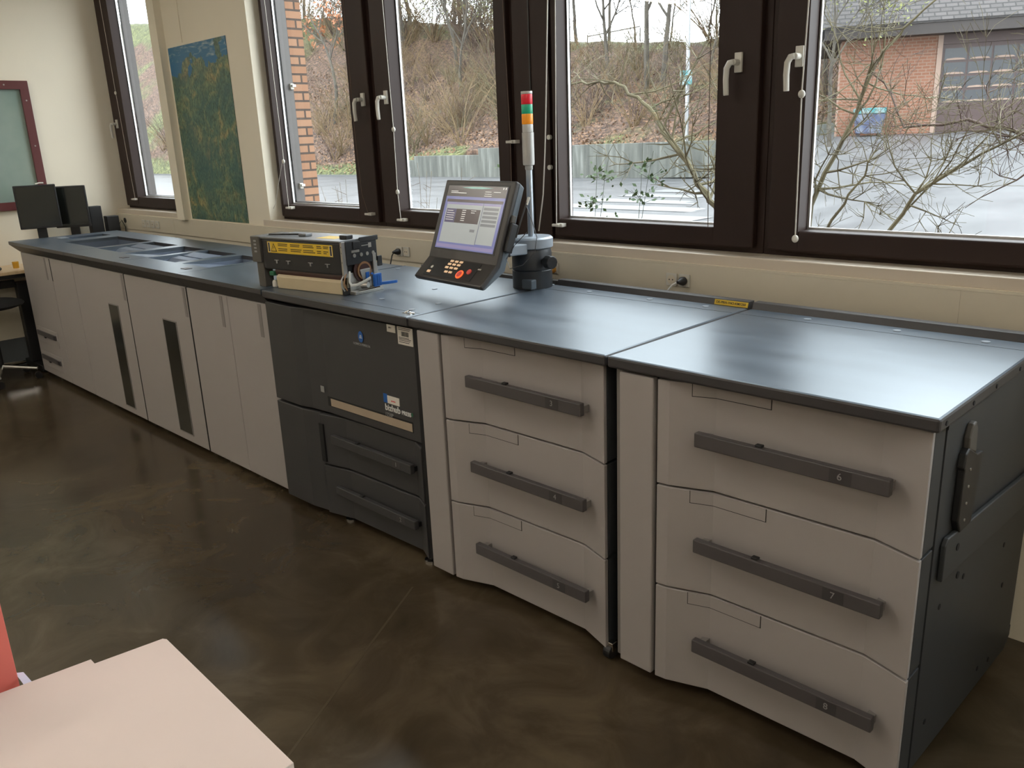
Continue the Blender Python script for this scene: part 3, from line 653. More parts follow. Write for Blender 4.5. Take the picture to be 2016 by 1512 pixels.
# the panel: local frame u (right), v (down the face), n (towards the operator)
A = Vector((-1.311, .560, 1.459)) - Vector((tx, ty, 1.0)); B_ = Vector((-1.3232, .4429, 1.1464)) - Vector((tx, ty, 1.0)); U = Vector((.9945, -.1045, 0)).normalized()
V = (B_ - A).normalized(); V = (V - U * V.dot(U)).normalized(); Nn = U.cross(-V).normalized()
if Nn.y > 0: Nn = -Nn
Cc = Vector((-1.332, .360, 1.072)) - Vector((tx, ty, 1.0)); V2 = (Cc - B_); L2 = V2.length; V2 = V2.normalized(); V2 = (V2 - U * V2.dot(U)).normalized(); N2 = U.cross(-V2).normalized()
if N2.z < 0: N2 = -N2
Wp = .47; L1 = (B_ - A).length
P1 = lambda u, v, n=0: A + U * u + V * v + Nn * n
P2 = lambda u, v, n=0: B_ + U * u + V2 * v + N2 * n
def pbox(b, P, u0, v0, u1, v1, n0, n1):
    vs = [P(u, v, n) for n in (n0, n1) for u, v in ((u0, v0), (u1, v0), (u1, v1), (u0, v1))]
    return b.add(vs, [(0, 1, 2, 3), (4, 5, 6, 7), (0, 1, 5, 4), (1, 2, 6, 5), (2, 3, 7, 6), (3, 0, 4, 7)])
def side(n): return [A + Nn * n, B_ + (Nn + N2).normalized() * n, Cc + N2 * n]
fr_, bk = side(0), side(-.022)
shell = MB().prism(fr_ + bk[::-1], U * 0, U * Wp).build('panel_front', 'panel', t, .006)
bk2, bk3 = side(-.0225), [A + Nn * -.05 + V * .012, B_ + (Nn + N2).normalized() * -.055, Cc + N2 * -.030 - V2 * .01]
MB().prism(bk2 + bk3[::-1], U * .004, U * (Wp - .004)).build('panel_back', 'panelside', t, .006)
bxk = MB(); pbox(bxk, P1, .14, .17, .33, .30, -.11, -.052); bxk.build('mount', 'black', t, .006)
bez = MB(); pbox(bez, P1, .026, .018, .442, .300, .0002, .0012); bez.build('bezel', 'black', t)
scr = MB(); pbox(scr, P1, .033, .025, .433, .293, .0013, .0018); so = scr.build('screen', 's_blue', t)
def ui(nm, m, rects, n0=.0019, n1=.0021):
    b = MB()
    for u0, v0, u1, v1 in rects: pbox(b, P1, u0, v0, u1, v1, n0, n1)
    return b.build(nm, m, so)
ui('display_header', 's_hdr', [(.033, .025, .433, .071)]); ui('display_bar', 's_bar', [(.033, .027, .433, .040)], .0022, .0023)
tb = MB(); pts = [(.13, .033), (.20, .029), (.27, .029), (.345, .033), (.27, .037), (.20, .037)]
tb.prism([P1(u, v) for u, v in pts], Nn * .0024, Nn * .0026); tb.build('display_ornament', 's_teal', so)
ui('display_strip', 's_blue', [(.035, .071, .431, .082)], .0022, .0023)
ui('display_strip', 's_tbl', [(.045, .083, .425, .095)], .0022, .0023)
ui('display_window', 's_grey', [(.052, .097, .302, .266), (.306, .097, .416, .263)], .0022, .0023)
ui('display_title', 's_lilac', [(.054, .098, .300, .105), (.308, .098, .414, .105)], .0024, .0025)
ui('display_table', 's_tbl', [(.058, .123, .292, .182)], .0024, .0025); ui('display_list', 's_tblb', [(.058, .123, .128, .182)], .0026, .0027)
ui('display_button', 's_btn', [(.312, .112 + .0165 * k, .408, .123 + .0165 * k) for k in range(5)] + [(.250, .205, .282, .216)], .0024, .0026)
ui('display_line', 's_lilac', [(.040, .274, .428, .288)], .0022, .0023); ui('display_divider', 's_line', [(.3025, .097, .3055, .266)], .0026, .0027)
rows = [(.064, .131 + .0095 * k, .118 - .012 * (k == 0), .1335 + .0095 * k) for k in range(5)] + [(.170 - .0 * k, .127 + .0085 * k, .196, .130 + .0085 * k) for k in range(6)]
rows += [(.230, .127, .264, .1295), (.232, .1355, .258, .138), (.06, .048, .11, .051), (.06, .054, .15, .057), (.117, .0545, .17, .0575), (.295, .047, .335, .0495), (.350, .047, .395, .0495), (.295, .056, .34, .0585), (.294, .064, .342, .0665), (.405, .029, .412, .037), (.420, .029, .427, .037)]
ui('display_text', 's_text', rows, .0028, .0029)
kp = MB(); pbox(kp, P2, .055, .006, .385, .096, .0003, .0018); kpo = kp.build('keypad', 'black', t, .001)
b = MB()
for k, (u, v) in enumerate([(.19, .012), (.222, .012), (.254, .012), (.187, .028), (.219, .028), (.251, .028), (.184, .046), (.216, .046), (.248, .046), (.20, .068), (.23, .068)]):
    b = MB(); pbox(b, P2, u - .010, v - .0045, u + .010, v + .0045, .0018, .0045); b.build('number_key', 'led', kpo)
b = MB(); pbox(b, P2, .072, .072, .094, .084, .0018, .004); b.build('access_key', 'led', kpo)
MB().cyl(P2(.085, .054, .0018), P2(.085, .054, .004), .008, n=14).build('menu_key', 'white_h', kpo)
MB().cyl(P2(.297, .071, .0018), P2(.297, .071, .005), .020, n=24).build('start_ring', 'ring', kpo); MB().cyl(P2(.297, .071, .005), P2(.297, .071, .0065), .014, n=24).build('start_key', 'stop', kpo)
MB().cyl(P2(.345, .052, .0018), P2(.345, .052, .006), .012, n=20).build('stop_key', 'stop', kpo)
b = MB(); pbox(b, P2, .385, .030, .405, .036, .0018, .003); b.build('small_key', 'white_h', kpo)
# stylus, holder and the loop of cable on the right flank
b = MB(); pbox(b, P1, Wp, .16, Wp + .018, .275, -.05, -.015); b.build('stylus_holder', 'black', t, .004)
b = MB(); pbox(b, P1, Wp + .001, .13, Wp + .012, .16, -.035, -.015); b.build('holder_clip', 'endgrey', t, .003)
MB().tube([P1(Wp + .016, .21, -.05), P1(Wp + .02, .10, -.055), P1(Wp + .022, .045, -.06)], [.004, .0035, .003], 8).build('stylus', 'black', t, smooth=True)
MB().tube([P1(Wp + .021, .075, -.06), P1(Wp + .022, .045, -.062)], .0055, 8).build('stylus_tip', 'white_h', t, smooth=True)
lp = [P1(Wp + .02, .08, -.06), P1(Wp + .05, .13, -.08), P1(Wp + .08, .19, -.10), P1(Wp + .10, .25, -.09), P1(Wp + .085, .31, -.06), P1(Wp + .05, .335, -.03), P1(Wp + .015, .30, -.03), P1(Wp + .02, .24, -.05), P1(Wp + .05, .18, -.07)]
MB().tube(lp, .0016, 5).build('cable', 'black', t, smooth=True)

# ------------------------------------------------------------------ fuser unit on the print engine
t = thing('fuser_unit', 'removed black fuser assembly with yellow warning label and blue lever', 'fuser', (-2.079, .053, 1.0), math.radians(8.2)); FUS = t
bx('body', 'black', (.03, .0, .085, .555, .205, .222), t, .006)
bx('cover_plate', 'plate', (.02, -.004, .2222, .56, .21, .231), t, .002)
bx('roller_guard', 'fuser_red', (.06, .012, .105, .54, .02, .125), t)
MB().cyl((.10, .045, .075), (.545, .045, .075), .038, n=28).build('roller', 'fuser_red', t, smooth=True)
MB().cyl((.06, .13, .06), (.55, .13, .06), .050, n=28).build('pressure_roller', 'black', t, smooth=True)
ec = MB().box(-.035, -.01, .115, .028, .17, .233); ec.box(-.02, .0, .0, .028, .05, .1149); ec.box(-.02, .12, .0, .02, .165, .1149); ec.build('end_cover', 'endgrey', t, .003)
sl = MB()
for k in range(4): sl.box(-.012, -.0108, .16 + .016 * k, .006, -.0101, .168 + .016 * k)
sl.build('vent_slot', 'num', t)
bx('green_guide', 'green', (.062, .0, .055, .095, .04, .075), t, .004)
MB().lathe((.06, .03, 0), [(.014, 0), (.014, .02), (.010, .03)], 14).build('white_foot', 'white_h', t, smooth=True)
tr = MB().prism([(.125, .0, 0), (.535, .0, 0), (.535, .006, .06), (.535, .02, .066), (.125, .02, .066), (.125, .006, .06)], (0, 0, 0), (0, 0, 0))
tr = MB().prism([(0, .0, .001), (0, -.004, .055), (0, .012, .066), (0, .10, .066), (0, .10, .001)], (.115, 0, 0), (.545, 0, 0)); tr.build('base_tray', 'beige', t, .003)
yl = bx('warning_label', 'yellow', (.075, -.0012, .162, .510, -.0002, .212), t)
ol = MB()
for (a, b) in ((.080, .094), (.492, .506)):
    for q in ((a, .165, b, .1665), (a, .2075, b, .209), (a, .1665, a + .0015, .2075), (b - .0015, .1665, b, .2075)): ol.box(q[0], -.0018, q[1], q[2], -.0012, q[3])
ol.build('label_border', 'paper', yl)
k = MB()
for (a, b) in ((.0818, .0922), (.4938, .5042)): k.box(a, -.0016, .1668, b, -.0012, .2072)
k.build('label_field', 'ink', yl)
tri = MB().prism([(.098, 0, .168), (.140, 0, .168), (.119, 0, .206)], (0, -.0017, 0), (0, -.0012, 0)); tri.build('warning_triangle', 'ink', yl)
tri = MB().prism([(.104, 0, .1715), (.134, 0, .1715), (.119, 0, .199)], (0, -.002, 0), (0, -.0017, 0)); tri.build('warning_triangle', 'yellow', yl); text('warning_mark', '!', .022, front(.119, -.0024, .182), 'ink', yl)
li = MB(); random.seed(5)
for x0, x1 in ((.150, .225), (.235, .31), (.32, .40), (.41, .445), (.452, .486)):
    for z in (.202, .195, .181, .173): li.box(x0, -.0017, z, x1 - random.uniform(0, .015), -.0012, z + .0032)
li.build('label_print', 'ink', yl)
cl = MB()
for x in (.115, .195, .345, .455): cl.box(x, -.003, .128, x + .03, 0, .131); cl.box(x + .012, -.004, .115, x + .018, 0, .128)
cl.build('clip', 'num', t)
lv = MB().tube([(.03, .05, .236), (.12, .06, .238), (.22, .09, .239)], .004, 8); lv.build('top_lever', 'black', t, smooth=True); bx('lever_pad', 'plate', (.21, .07, .2312, .26, .11, .244), t, .003)
bx('top_block', 'black', (.49, .06, .2312, .535, .10, .247), t, .003); bx('top_label', 'yellow', (.35, .05, .2311, .47, .13, .2316), t)
# right end: steel frame, black gear plate, gear wheel, blue lever, hoses
ef = MB().box(.555, 0, .075, .582, .022, .226); ef.box(.555, .022, .0, .565, .205, .09); ef.box(.565, .17, .02, .60, .19, .16); ef.build('end_frame', 'steel', t, .002)
hl = MB()
for z in (.205, .18, .14): hl.cyl((.568, -.0008, z), (.568, 0, z), .0035, n=8)
hl.build('frame_hole', 'ink', t)
gp = MB().box(.582, .02, .125, .592, .20, .226); gp.box(.582, .10, .215, .60, .21, .236); gp.box(.592, .06, .19, .607, .10, .222); gp.box(.592, .195, .10, .612, .222, .145); gp.build('gear_plate', 'black', t, .003)
sq = MB()
for y in (.065, .105, .14, .175): sq.cyl((.592, y, .163), (.6, y, .163), .0085, n=14)
sq.box(.592, .05, .176, .597, .095, .186); sq.box(.592, .15, .188, .597, .168, .208); sq.box(.592, .11, .198, .596, .15, .2015); sq.build('stud', 'steel', t)
MB().cyl((.56, .11, .095), (.585, .11, .095), .052, n=32).build('gear_wheel', 'fuser_red', t, smooth=True)
MB().cyl((.585, .115, .092), (.600, .115, .092), .040, n=28).build('gear_ring', 'copper', t, smooth=True); MB().cyl((.60, .115, .092), (.606, .115, .092), .031, n=24).build('gear_hub', 'fuser_red', t, smooth=True)
fl = MB().prism([(0, .085, .1), (0, .145, .1), (0, .14, .055), (0, .12, .03), (0, .10, .045)], (.606, 0, 0), (.612, 0, 0)); fl.build('sector_plate', 'steel', t, .002)
b = MB().box(.612, .115, .055, .622, .135, .085); b.box(.612, .145, .07, .62, .16, .078); b.build('blue_catch', 'blue', t, .002)
bs = MB().box(.575, .025, .0005, .70, .045, .014); bs.box(.575, .045, .0005, .595, .19, .012); bs.box(.68, .045, .0005, .70, .18, .012); bs.box(.575, .17, .0005, .70, .19, .02); bs.box(.576, .028, .014, .590, .042, .07)
bs.box(.60, .15, .02, .66, .165, .07); bs.build('support_bracket', 'steel', t, .002)
MB().tube([(.572, .035, .095), (.588, .03, .085), (.592, .025, .055), (.605, .03, .04), (.62, .06, .038), (.65, .1, .05), (.662, .13, .06)], .0065, 8).build('hose', 'white_h', t, smooth=True)
MB().tube([(.56, .01, .09), (.566, -.012, .07), (.568, -.014, .04), (.575, .0, .02)], .0045, 8).build('wire_loom', 'steel', t, smooth=True)
MB().tube([(.575, .02, .10), (.583, .005, .08), (.58, -.004, .05), (.585, .01, .02)], .004, 8).build('wire_loom', 'copper', t, smooth=True)
bx('connector', 'black', (.55, -.004, .0005, .578, .03, .03), t, .003)
MB().cyl((.61, .09, .032), (.67, .11, .032), .013, n=14).build('motor', 'steel', t, smooth=True)
bl = MB().box(.665, .14, .018, .70, .185, .074); bl.build('lever_block', 'blue', t, .004)
bf = MB()
for q in range(3): bf.box(.6995, .143 + .014 * q, .024, .705, .149 + .014 * q, .068)
bf.build('lever_rib', 'blue', t)
MB().prism([(.70, .17, 0), (.765, .21, 0), (.80, .245, 0), (.785, .255, 0), (.735, .225, 0), (.69, .19, 0)], (0, 0, .022), (0, 0, .034)).build('blue_lever', 'blue', t, .002)
for ch in FUS.children:
    for v in ch.data.vertices:
        if v.co.x > .56: v.co.x = .56 + (v.co.x - .56) * .30
t = thing('metal_clip', 'small crumpled metal clip at front joint of print engine top', 'clip', (-.985, .045, 1.0))
MB().box(-.03, -.004, .0002, .02, .006, .003).build('strip', 'chrome', t); MB().tube([(-.02, .0, .003), (-.005, .012, .009), (.012, .002, .006), (.025, .012, .003)], .003, 6).build('bent_wire', 'chrome', t, smooth=True)

# ------------------------------------------------------------------ far corner: desk, monitors, chair
t = thing('desk', 'maple topped desk on black legs in far left corner behind finisher', 'desk', (-6.03, -.35, FZ))
bx('desktop', 'wood', (-.24, -.9, Z(.75), .235, .95, Z(.775)), t, .003)
for y in (.44, -.75):
    lg = MB().box(-.06, y - .05, .06, .02, y + .05, Z(.66)); lg.build('leg', 'black', t, .004)
    ft = MB().box(-.22, y - .04, .005, .215, y + .04, .055); ft.build('foot', 'black', t, .006)
bx('crossbar', 'black', (-.05, -.7, Z(.62), -.02, .39, Z(.68)), t, .003)
bx('frame', 'black', (-.18, -.85, Z(.715), .18, .9, Z(.7495)), t)
def monitor(label, loc, rz, w, h, z0):
    t = thing('monitor', label, 'monitor', loc, rz, 'monitors on the corner desk')
    bx('housing', 'black', (.004, -w / 2, z0, .035, w / 2, z0 + h), t, .006); bx('screen', 'screenblk', (.0351, -w / 2 + .012, z0 + .018, .0365, w / 2 - .012, z0 + h - .012), t)
    st = MB().box(-.02, -.035, .012, .003, .035, z0 + h * .6); st.build('stand', 'black', t, .004)
    bx('foot', 'black', (-.07, -.07, .0005, .05, .07, .012), t, .004); return t
monitor('large dark monitor with webcam on the corner desk', (-6.05, .315, .775), math.radians(-14), .30, .34, .285)
monitor('second dark monitor right of the one with webcam', (-6.11, .585, .775), math.radians(-30), .265, .335, .265)
wc = MB().tube([(0, -.04, 0), (0, -.01, .006), (0, .02, .004)], .006, 8).build('webcam', 'white_h', smooth=True); wc.location = (-6.02, .36, 1.408); tag(wc, 'small white webcam clipped on top of the left monitor', 'webcam')
sp = bx('loudspeaker', 'black', (-.04, -.05, 0, .04, .05, .42), bevel=.005); sp.location = (-6.13, .765, .775); tag(sp, 'narrow black speaker box right of the two monitors', 'speaker')
sp2 = bx('loudspeaker', 'black', (-.04, -.05, 0, .04, .05, .33), bevel=.005); sp2.location = (-6.10, .885, .775); tag(sp2, 'shorter black box at right end of the corner desk', 'speaker')
cb = MB().tube([(-6.09, .94, 1.03), (-6.085, .965, 1.06), (-6.08, .985, 1.0), (-6.07, .975, .93), (-6.06, .95, .80)], .004, 6).build('cable_loop', 'black', smooth=True); tag(cb, 'thin black cable looping beside the speaker boxes', 'cable')
bk = MB().box(-.02, -.5, 0, .02, .1, .012); 
ms = MB().ball((0, 0, .018), .045, 8, (1, .65, .4)).build('computer_mouse', 'black', smooth=True); ms.location = (-5.93, -.09, .775); tag(ms, 'black computer mouse near edge of the maple desk', 'mouse')
kbd = bx('keyboard', 'black', (-.08, -.25, 0, .08, .2, .018), bevel=.004); kbd.location = (-6.08, -.30, .7755); tag(kbd, 'black keyboard on maple desk left of the mouse', 'keyboard')
mg = MB().lathe((0, 0, 0), [(.022, 0), (.024, .05)], 18).build('mustard_pot', 'mustard', smooth=True); mg.location = (-6.0, .06, .775); tag(mg, 'mustard yellow pot on desk beside the finisher corner', 'pot')
tp_ = MB().lathe((0, 0, 0), [(.05, -.02), (.05, .02)], 20); tpo = tp_.build('tape_roll', 'tape'); tpo.location = (-6.0, .28, 1.048); tpo.rotation_euler = (PI / 2, 0, PI / 2)
bpy.data.objects.remove(tpo)
t = thing('office_chair', 'black office chair with chrome star base under the desk', 'chair', (-5.80, -.24, FZ))
MB().ball((0, 0, .60), .25, 10, (1, 1, .17)).build('seat', 'chairblk', t, smooth=True)
MB().cyl((0, 0, .11), (0, 0, .57), .025, n=14).build('gas_column', 'black', t)
MB().box(-.19, -.29, .66, .19, -.25, 1.02).build('backrest', 'chairblk', t, .015); MB().box(-.03, -.265, .55, .03, -.249, .70).build('back_bracket', 'black', t)
for k in range(5):
    a = math.radians(54 + 72 * k); e = Vector((.26 * math.cos(a), .26 * math.sin(a), .085)); MB().tube([(0, 0, .12), e], [.02, .013], 8).build('base_arm', 'chrome', t, smooth=True)
    MB().cyl((e.x - .012, e.y, .028), (e.x + .012, e.y, .028), .027, n=14).build('caster', 'black', t)

# ------------------------------------------------------------------ stack of card in the foreground
ST = thing('work_table', 'table carrying the stack of pinkish card sheets', 'table', (.43, -1.70, FZ))
bx('tabletop', 'wood', (-.16, -.20, .72, .17, .22, .745), ST)
for sx in (-.14, .12):
    for sy in (-.18, .2): bx('leg', 'black', (sx, sy, 0, sx + .03, sy + .02, .72), ST)
z = .6900; random.seed(11); nsh = 10
for i in range(nsh):
    last = i == nsh - 1; h = .0159
    x0 = .1405 if i < nsh - 3 else (.141 if i < nsh - 1 else .2); y1 = -1.528 if i < nsh - 1 else -1.430
    lbl = 'topmost pinkish card sheet pack of the foreground stack' if last else 'pinkish card sheet pack lower in the foreground stack'
    if i < nsh - 1: c = MB().prism([(0, 0, 0), (.476 + random.uniform(0, .003), 0, 0), (.470, -.32, 0), (-.038, -.32, 0)], (0, 0, 0), (0, 0, h))
    else: c = MB().prism([(0, -.001, 0), (.007, .003, 0), (.421, -.008, 0), (.412, -.42, 0), (-.058, -.42, 0)], (0, 0, 0), (0, 0, h))
    o = c.build('card_sheet', ['board', 'boardedge'], bevel=.0008)
    for p in o.data.polygons: p.material_index = 0 if abs(p.normal.z) > .9 else 1
    o.location = (x0 + (random.uniform(-.001, .001) if not last else 0), y1, z); z += h + .0001
    tag(o, lbl, 'card sheets', 'card stack in the foreground')
t = MB().box(-.25, -.1, 0, 0, 0, .62).build('coral_box', 'coral', bevel=.001); t.location = (.098, -1.625, .55); tag(t, 'coral red card box standing left of the foreground card stack', 'box')
cs = thing('box_stand', 'low dark stand under the coral red card box', 'stand', (-.03, -1.675, FZ)); bx('stand_body', 'black', (-.12, -.045, 0, .12, .045, .6045), cs)
pw = bx('paper_sheet', 'lav', (-.10, -.10, 0, .05, .03, .001)); pw.location = (.125, -1.595, .795)
pw.location = (.175, -1.575, .70); bpy.data.objects.remove(pw)
pw = MB().prism([(-.020, 0, 0), (-.0125, .010, 0), (.030, .0115, 0), (.0305, 0, 0)], (0, 0, 0), (0, 0, .0008)).build('paper_sheet', 'lav'); pw.location = (.0985, -1.6240, .828)
tag(pw, 'bluish white paper sheet peeking out between coral box and card stack', 'paper')

# ------------------------------------------------------------------ outdoors
def sstep(a, b, x): t = max(0, min(1, (x - a) / (b - a))); return t * t * (3 - 2 * t)
def ground_z(x, y): return -.4 + 1.6 * sstep(.3, 4.2, x - (1.49 - .62 * (y + 1.86))) * sstep(11, 25.5, y)
CREST = [(-130, 18.5), (-108, 16.4), (-64, 12.0), (-55, 10.7), (-43, 8.3), (-37, 7.4), (-29, 6.6), (-25, 6.5), (-10, 6.6), (20, 7)]
WALL = [(-38.6, -36.8, .50), (-36.8, -31.5, .72), (-31.5, -10.5, 1.05)]   # retaining wall: x from, to, top z
def crest_z(x):
    for (a, za), (b, zb) in zip(CREST, CREST[1:]):
        if x <= b: return za + (zb - za) * max(0, (x - a)) / (b - a)
    return CREST[-1][1]
def hill_base(x):
    g = ground_z(x, 29.2)
    if x < -42: return -.38
    if x < -33: return -.38 + 1.1 * sstep(-42, -34, x)
    return max(g, .95 + sstep(-18, -12, x) * .75)
def hill_z(x, y):
    t = (y - 29.3) / 14.5; zb = hill_base(x); zc = crest_z(x)
    if t <= 1: return zb + (zc - zb) * (max(t, 0) ** .9)
    return zc - .02 * (y - 43.8)
M['asphalt'] = ramp_mat('wet_asphalt', [(.3, (0.054, 0.0554, 0.059)), (.7, (0.0936, 0.095, 0.0994))], scale=.9, detail=9, rough=.3, rvar=(.30, .55), spec=.3)
gm = MB(); nx, ny = 70, 44; gx0, gx1, gy0, gy1 = -110.0, 12.0, 1.42, 29.4
gv = []
for j in range(ny + 1):
    for i in range(nx + 1):
        x = gx0 + (gx1 - gx0) * i / nx; y = gy0 + (gy1 - gy0) * j / ny; gv.append((x, y, ground_z(x, y)))
gm.add(gv, [(j * (nx + 1) + i, j * (nx + 1) + i + 1, (j + 1) * (nx + 1) + i + 1, (j + 1) * (nx + 1) + i) for j in range(ny) for i in range(nx)])
struct(gm.build('road', 'asphalt', smooth=True))
gb = MB(); gb.add([(-9, 25, 1.21), (30, 25, 1.21), (30, 60, 1.21), (-9, 60, 1.21)], [(0, 1, 2, 3)])
# zebra crossing
M['zebra'] = plain('white_road_paint', (0.16, 0.163, 0.166), .4, var=.08, scale=3)
zb = MB()
for k in range(7):
    y0 = 12.6 + 1.9 * k; x0 = -15.2 - .12 * k; n = 10; xe = 1.49 - .62 * (y0 + 2.9) + .1
    for q in range(n):
        xa = x0 + (xe - x0) * q / n; xb = x0 + (xe - x0) * (q + 1) / n
        zz = lambda x, y: ground_z(x, y) + .012
        zb.add([(xa, y0, zz(xa, y0)), (xb, y0, zz(xb, y0)), (xb, y0 + 1.05, zz(xb, y0 + 1.05)), (xa, y0 + 1.05, zz(xa, y0 + 1.05))], [(0, 1, 2, 3)])
struct(zb.build('road_markings', 'zebra'))
M['kerb'] = plain('grey_kerb', (.075, .077, .074), .7)
struct(bx('road_kerb', 'kerb', (-110, 28.6, -.42, -38.7, 28.8, -.30)))
# bank with its leaf litter
def bank_mat():
    m, nt, N, b = _mat('leaf_litter_bank'); L = nt.links.new
    at = N.new('ShaderNodeAttribute'); at.attribute_name = 'height'
    tc = N.new('ShaderNodeTexCoord')
    def nz(s, d=8, r=.6):
        n = N.new('ShaderNodeTexNoise'); n.inputs['Scale'].default_value = s; n.inputs['Detail'].default_value = d; n.inputs['Roughness'].default_value = r; L(tc.outputs['Object'], n.inputs['Vector']); return n.outputs['Fac']
    def ramp(f, stops):
        cr = N.new('ShaderNodeValToRGB'); e = cr.color_ramp.elements
        while len(e) < len(stops): e.new(.5)
        for el, (p, c) in zip(e, stops): el.position = p; el.color = tuple(c) + (1,)
        L(f, cr.inputs[0]); return cr.outputs[0]
    leaf = ramp(nz(5, 10, .75), [(.42, (.016, .008, .005)), (.49, (.046, .024, .014)), (.54, (.085, .045, .027)), (.61, (.155, .095, .064))])
    grass = ramp(nz(4, 10, .7), [(.42, (.020, .024, .006)), (.52, (.062, .070, .020)), (.60, (.115, .118, .042))])
    mk = N.new('ShaderNodeMath'); mk.operation = 'MULTIPLY_ADD'; mk.inputs[1].default_value = 1.6; L(nz(.22, 5, .6), mk.inputs[0]); mk.inputs[2].default_value = -.8
    ad = N.new('ShaderNodeMath'); ad.operation = 'ADD'; L(at.outputs['Fac'], ad.inputs[0]); L(mk.outputs[0], ad.inputs[1])
    mx = N.new('ShaderNodeMix'); mx.data_type = 'RGBA'; f = ramp(ad.outputs[0], [(.42, (0, 0, 0)), (.62, (1, 1, 1))]); L(f, mx.inputs[0]); L(leaf, mx.inputs[6]); L(grass, mx.inputs[7])
    L(mx.outputs[2], b.inputs['Base Color']); b.inputs['Roughness'].default_value = .9
    return m
M['bank'] = bank_mat()
bm_ = MB(); nx, ny = 150, 40; bv = []; att = []; random.seed(1)
for j in range(ny + 1):
    y = 29.3 + (max(0, j - 1) / (ny - 1)) ** 1.3 * 24
    for i in range(nx + 1):
        x = -118 + 128.0 * i / nx
        z = hill_z(x, y) + (.16 * noise.noise((x * .5, y * .6, 3)) + .10 * noise.noise((x * 1.7, y * 2.1, 7))) * min(1, j / 4)
        if j == 0: z = -1.2
        bv.append((x, y, z)); tt = (y - 29.3) / 14.5
        g = .22 + .40 * sstep(.78, 1.0, tt)
        if x < -33: g += .75 * (1 - sstep(.0, .11, tt))
        if -24 < x: g += .12
        if x < -62: g += .22
        att.append(min(1, g))
bm_.add(bv, [(j * (nx + 1) + i, j * (nx + 1) + i + 1, (j + 1) * (nx + 1) + i + 1, (j + 1) * (nx + 1) + i) for j in range(ny) for i in range(nx)])
bm_.keep = True
bank = bm_.build('bank', 'bank', smooth=True); struct(bank)
a = bank.data.attributes.new('height', 'FLOAT', 'POINT'); a.data.foreach_set('value', att)
# retaining wall
M['concrete'] = ramp_mat('streaked_concrete', [(.35, (0.0504, 0.0533, 0.0475)), (.55, (0.0828, 0.0864, 0.0756)), (.72, (0.144, 0.148, 0.137))], scale=2.2, detail=6, rough=.8, stretch=(2.2, 1, .22))
for i, (xa, xb, zt) in enumerate(WALL):
    rw = MB().box(xa, 28.95, -.6, xb, 29.3, zt) if i < 2 else MB().prism([(xa, 28.95, -.6), (xb, 28.95, -.2), (xb, 28.95, 1.82), (-17.5, 28.95, 1.12), (xa, 28.95, zt)], (0, 0, 0), (0, .35, 0))
    o = rw.build('retaining_wall', 'concrete', bevel=.02); tag(o, ['lowest step of the concrete retaining wall, at its left end', 'middle step of the concrete retaining wall below the bank', 'long tallest stretch of concrete retaining wall below the bank'][i], 'wall', 'retaining wall sections')

# --- plants
def branchy(seed, h, r, levels=4, spread=.6, kids=3, up=.25, seglen=.28, minr=.004, n=5, lean=(0, 0, 1), bend=.18, tmin=.25):
    """a bare tree as one tapering mesh; returns MB and the tip points"""
    R_ = random.Random(seed); b = MB(); b.keep = True; tips = []
    def grow(p, d, L, r, lv):
        k = max(2, int(L / seglen)); pts = [p]; rs = [r]; q = Vector(p); dd = Vector(d).normalized(); bend_ = bend * (.3 if tmin > .25 and lv == levels else 1)
        for i in range(k):
            dd = (dd + Vector((R_.uniform(-1, 1), R_.uniform(-1, 1), R_.uniform(-1, 1) + up)) * bend_).normalized(); q = q + dd * (L / k); pts.append(q.copy()); rs.append(max(minr * .6, r * (1 - .72 * (i + 1) / k)))
        b.tube(pts, rs, n if lv > 1 else (4 if lv == 1 else 3)); tips.append(q.copy())
        if lv <= 0: return
        for c in range(R_.randint(kids, kids + 2)):
            t = R_.uniform(tmin if lv == levels else .25, .98); i = min(k - 1, int(t * k)); pp = pts[i].lerp(pts[i + 1], t * k - i); ax = (pts[i + 1] - pts[i]).normalized()
            o = Vector((R_.uniform(-1, 1), R_.uniform(-1, 1), R_.uniform(-.5, 1))); o = (o - ax * o.dot(ax)).normalized()
            grow(pp, ax * (1 - spread * .6) + o * spread, L * R_.uniform(.38, .62), max(minr, rs[i] * .62), lv - 1)
    grow(Vector((0, 0, 0)), Vector(lean), h, r, levels); return b, tips
M['bark'] = ramp_mat('grey_brown_bark', [(.35, (0.036, 0.0302, 0.0245)), (.65, (0.072, 0.0634, 0.0504))], scale=6, rough=.9, stretch=(1, 1, .3))
M['twig'] = ramp_mat('olive_twig_bark', [(.35, (0.0612, 0.0504, 0.0245)), (.65, (0.112, 0.0972, 0.0504))], scale=5, rough=.8)
M['redtwig'] = plain('brown_red_twig', (0.0576, 0.0346, 0.0259), .8, var=.2)
M['stem'] = plain('straw_stem', (.118, .078, .036), .8, var=.3)
M['leafor'] = plain('rust_leaf', (0.216, 0.0756, 0.0252), .7, var=.3, scale=3)
M['leafgr'] = plain('green_leaf', (0.036, 0.0684, 0.018), .6, var=.35, scale=4)
M['leafyl'] = plain('yellow_green_leaf', (.11, .118, .03), .6, var=.35, scale=2)
M['ivy'] = plain('dark_green_leaf', (0.0216, 0.0324, 0.0122), .6, var=.4, scale=2)
def leaves(pts, n, spread, size, seed, sz=1.0):
    R_ = random.Random(seed); b = MB(); b.keep = True
    for _ in range(n):
        p = R_.choice(pts) + Vector((R_.gauss(0, spread), R_.gauss(0, spread), R_.gauss(0, spread) * sz)); s = size * R_.uniform(.6, 1.4)
        d = Vector((R_.uniform(-1, 1), R_.uniform(-1, 1), R_.uniform(-1, 1))).normalized(); e = d.orthogonal().normalized()
        b.add([p, p + d * s * .5 + e * s * .28, p + d * s, p + d * s * .5 - e * s * .28], [(0, 1, 2, 3)])
    return b
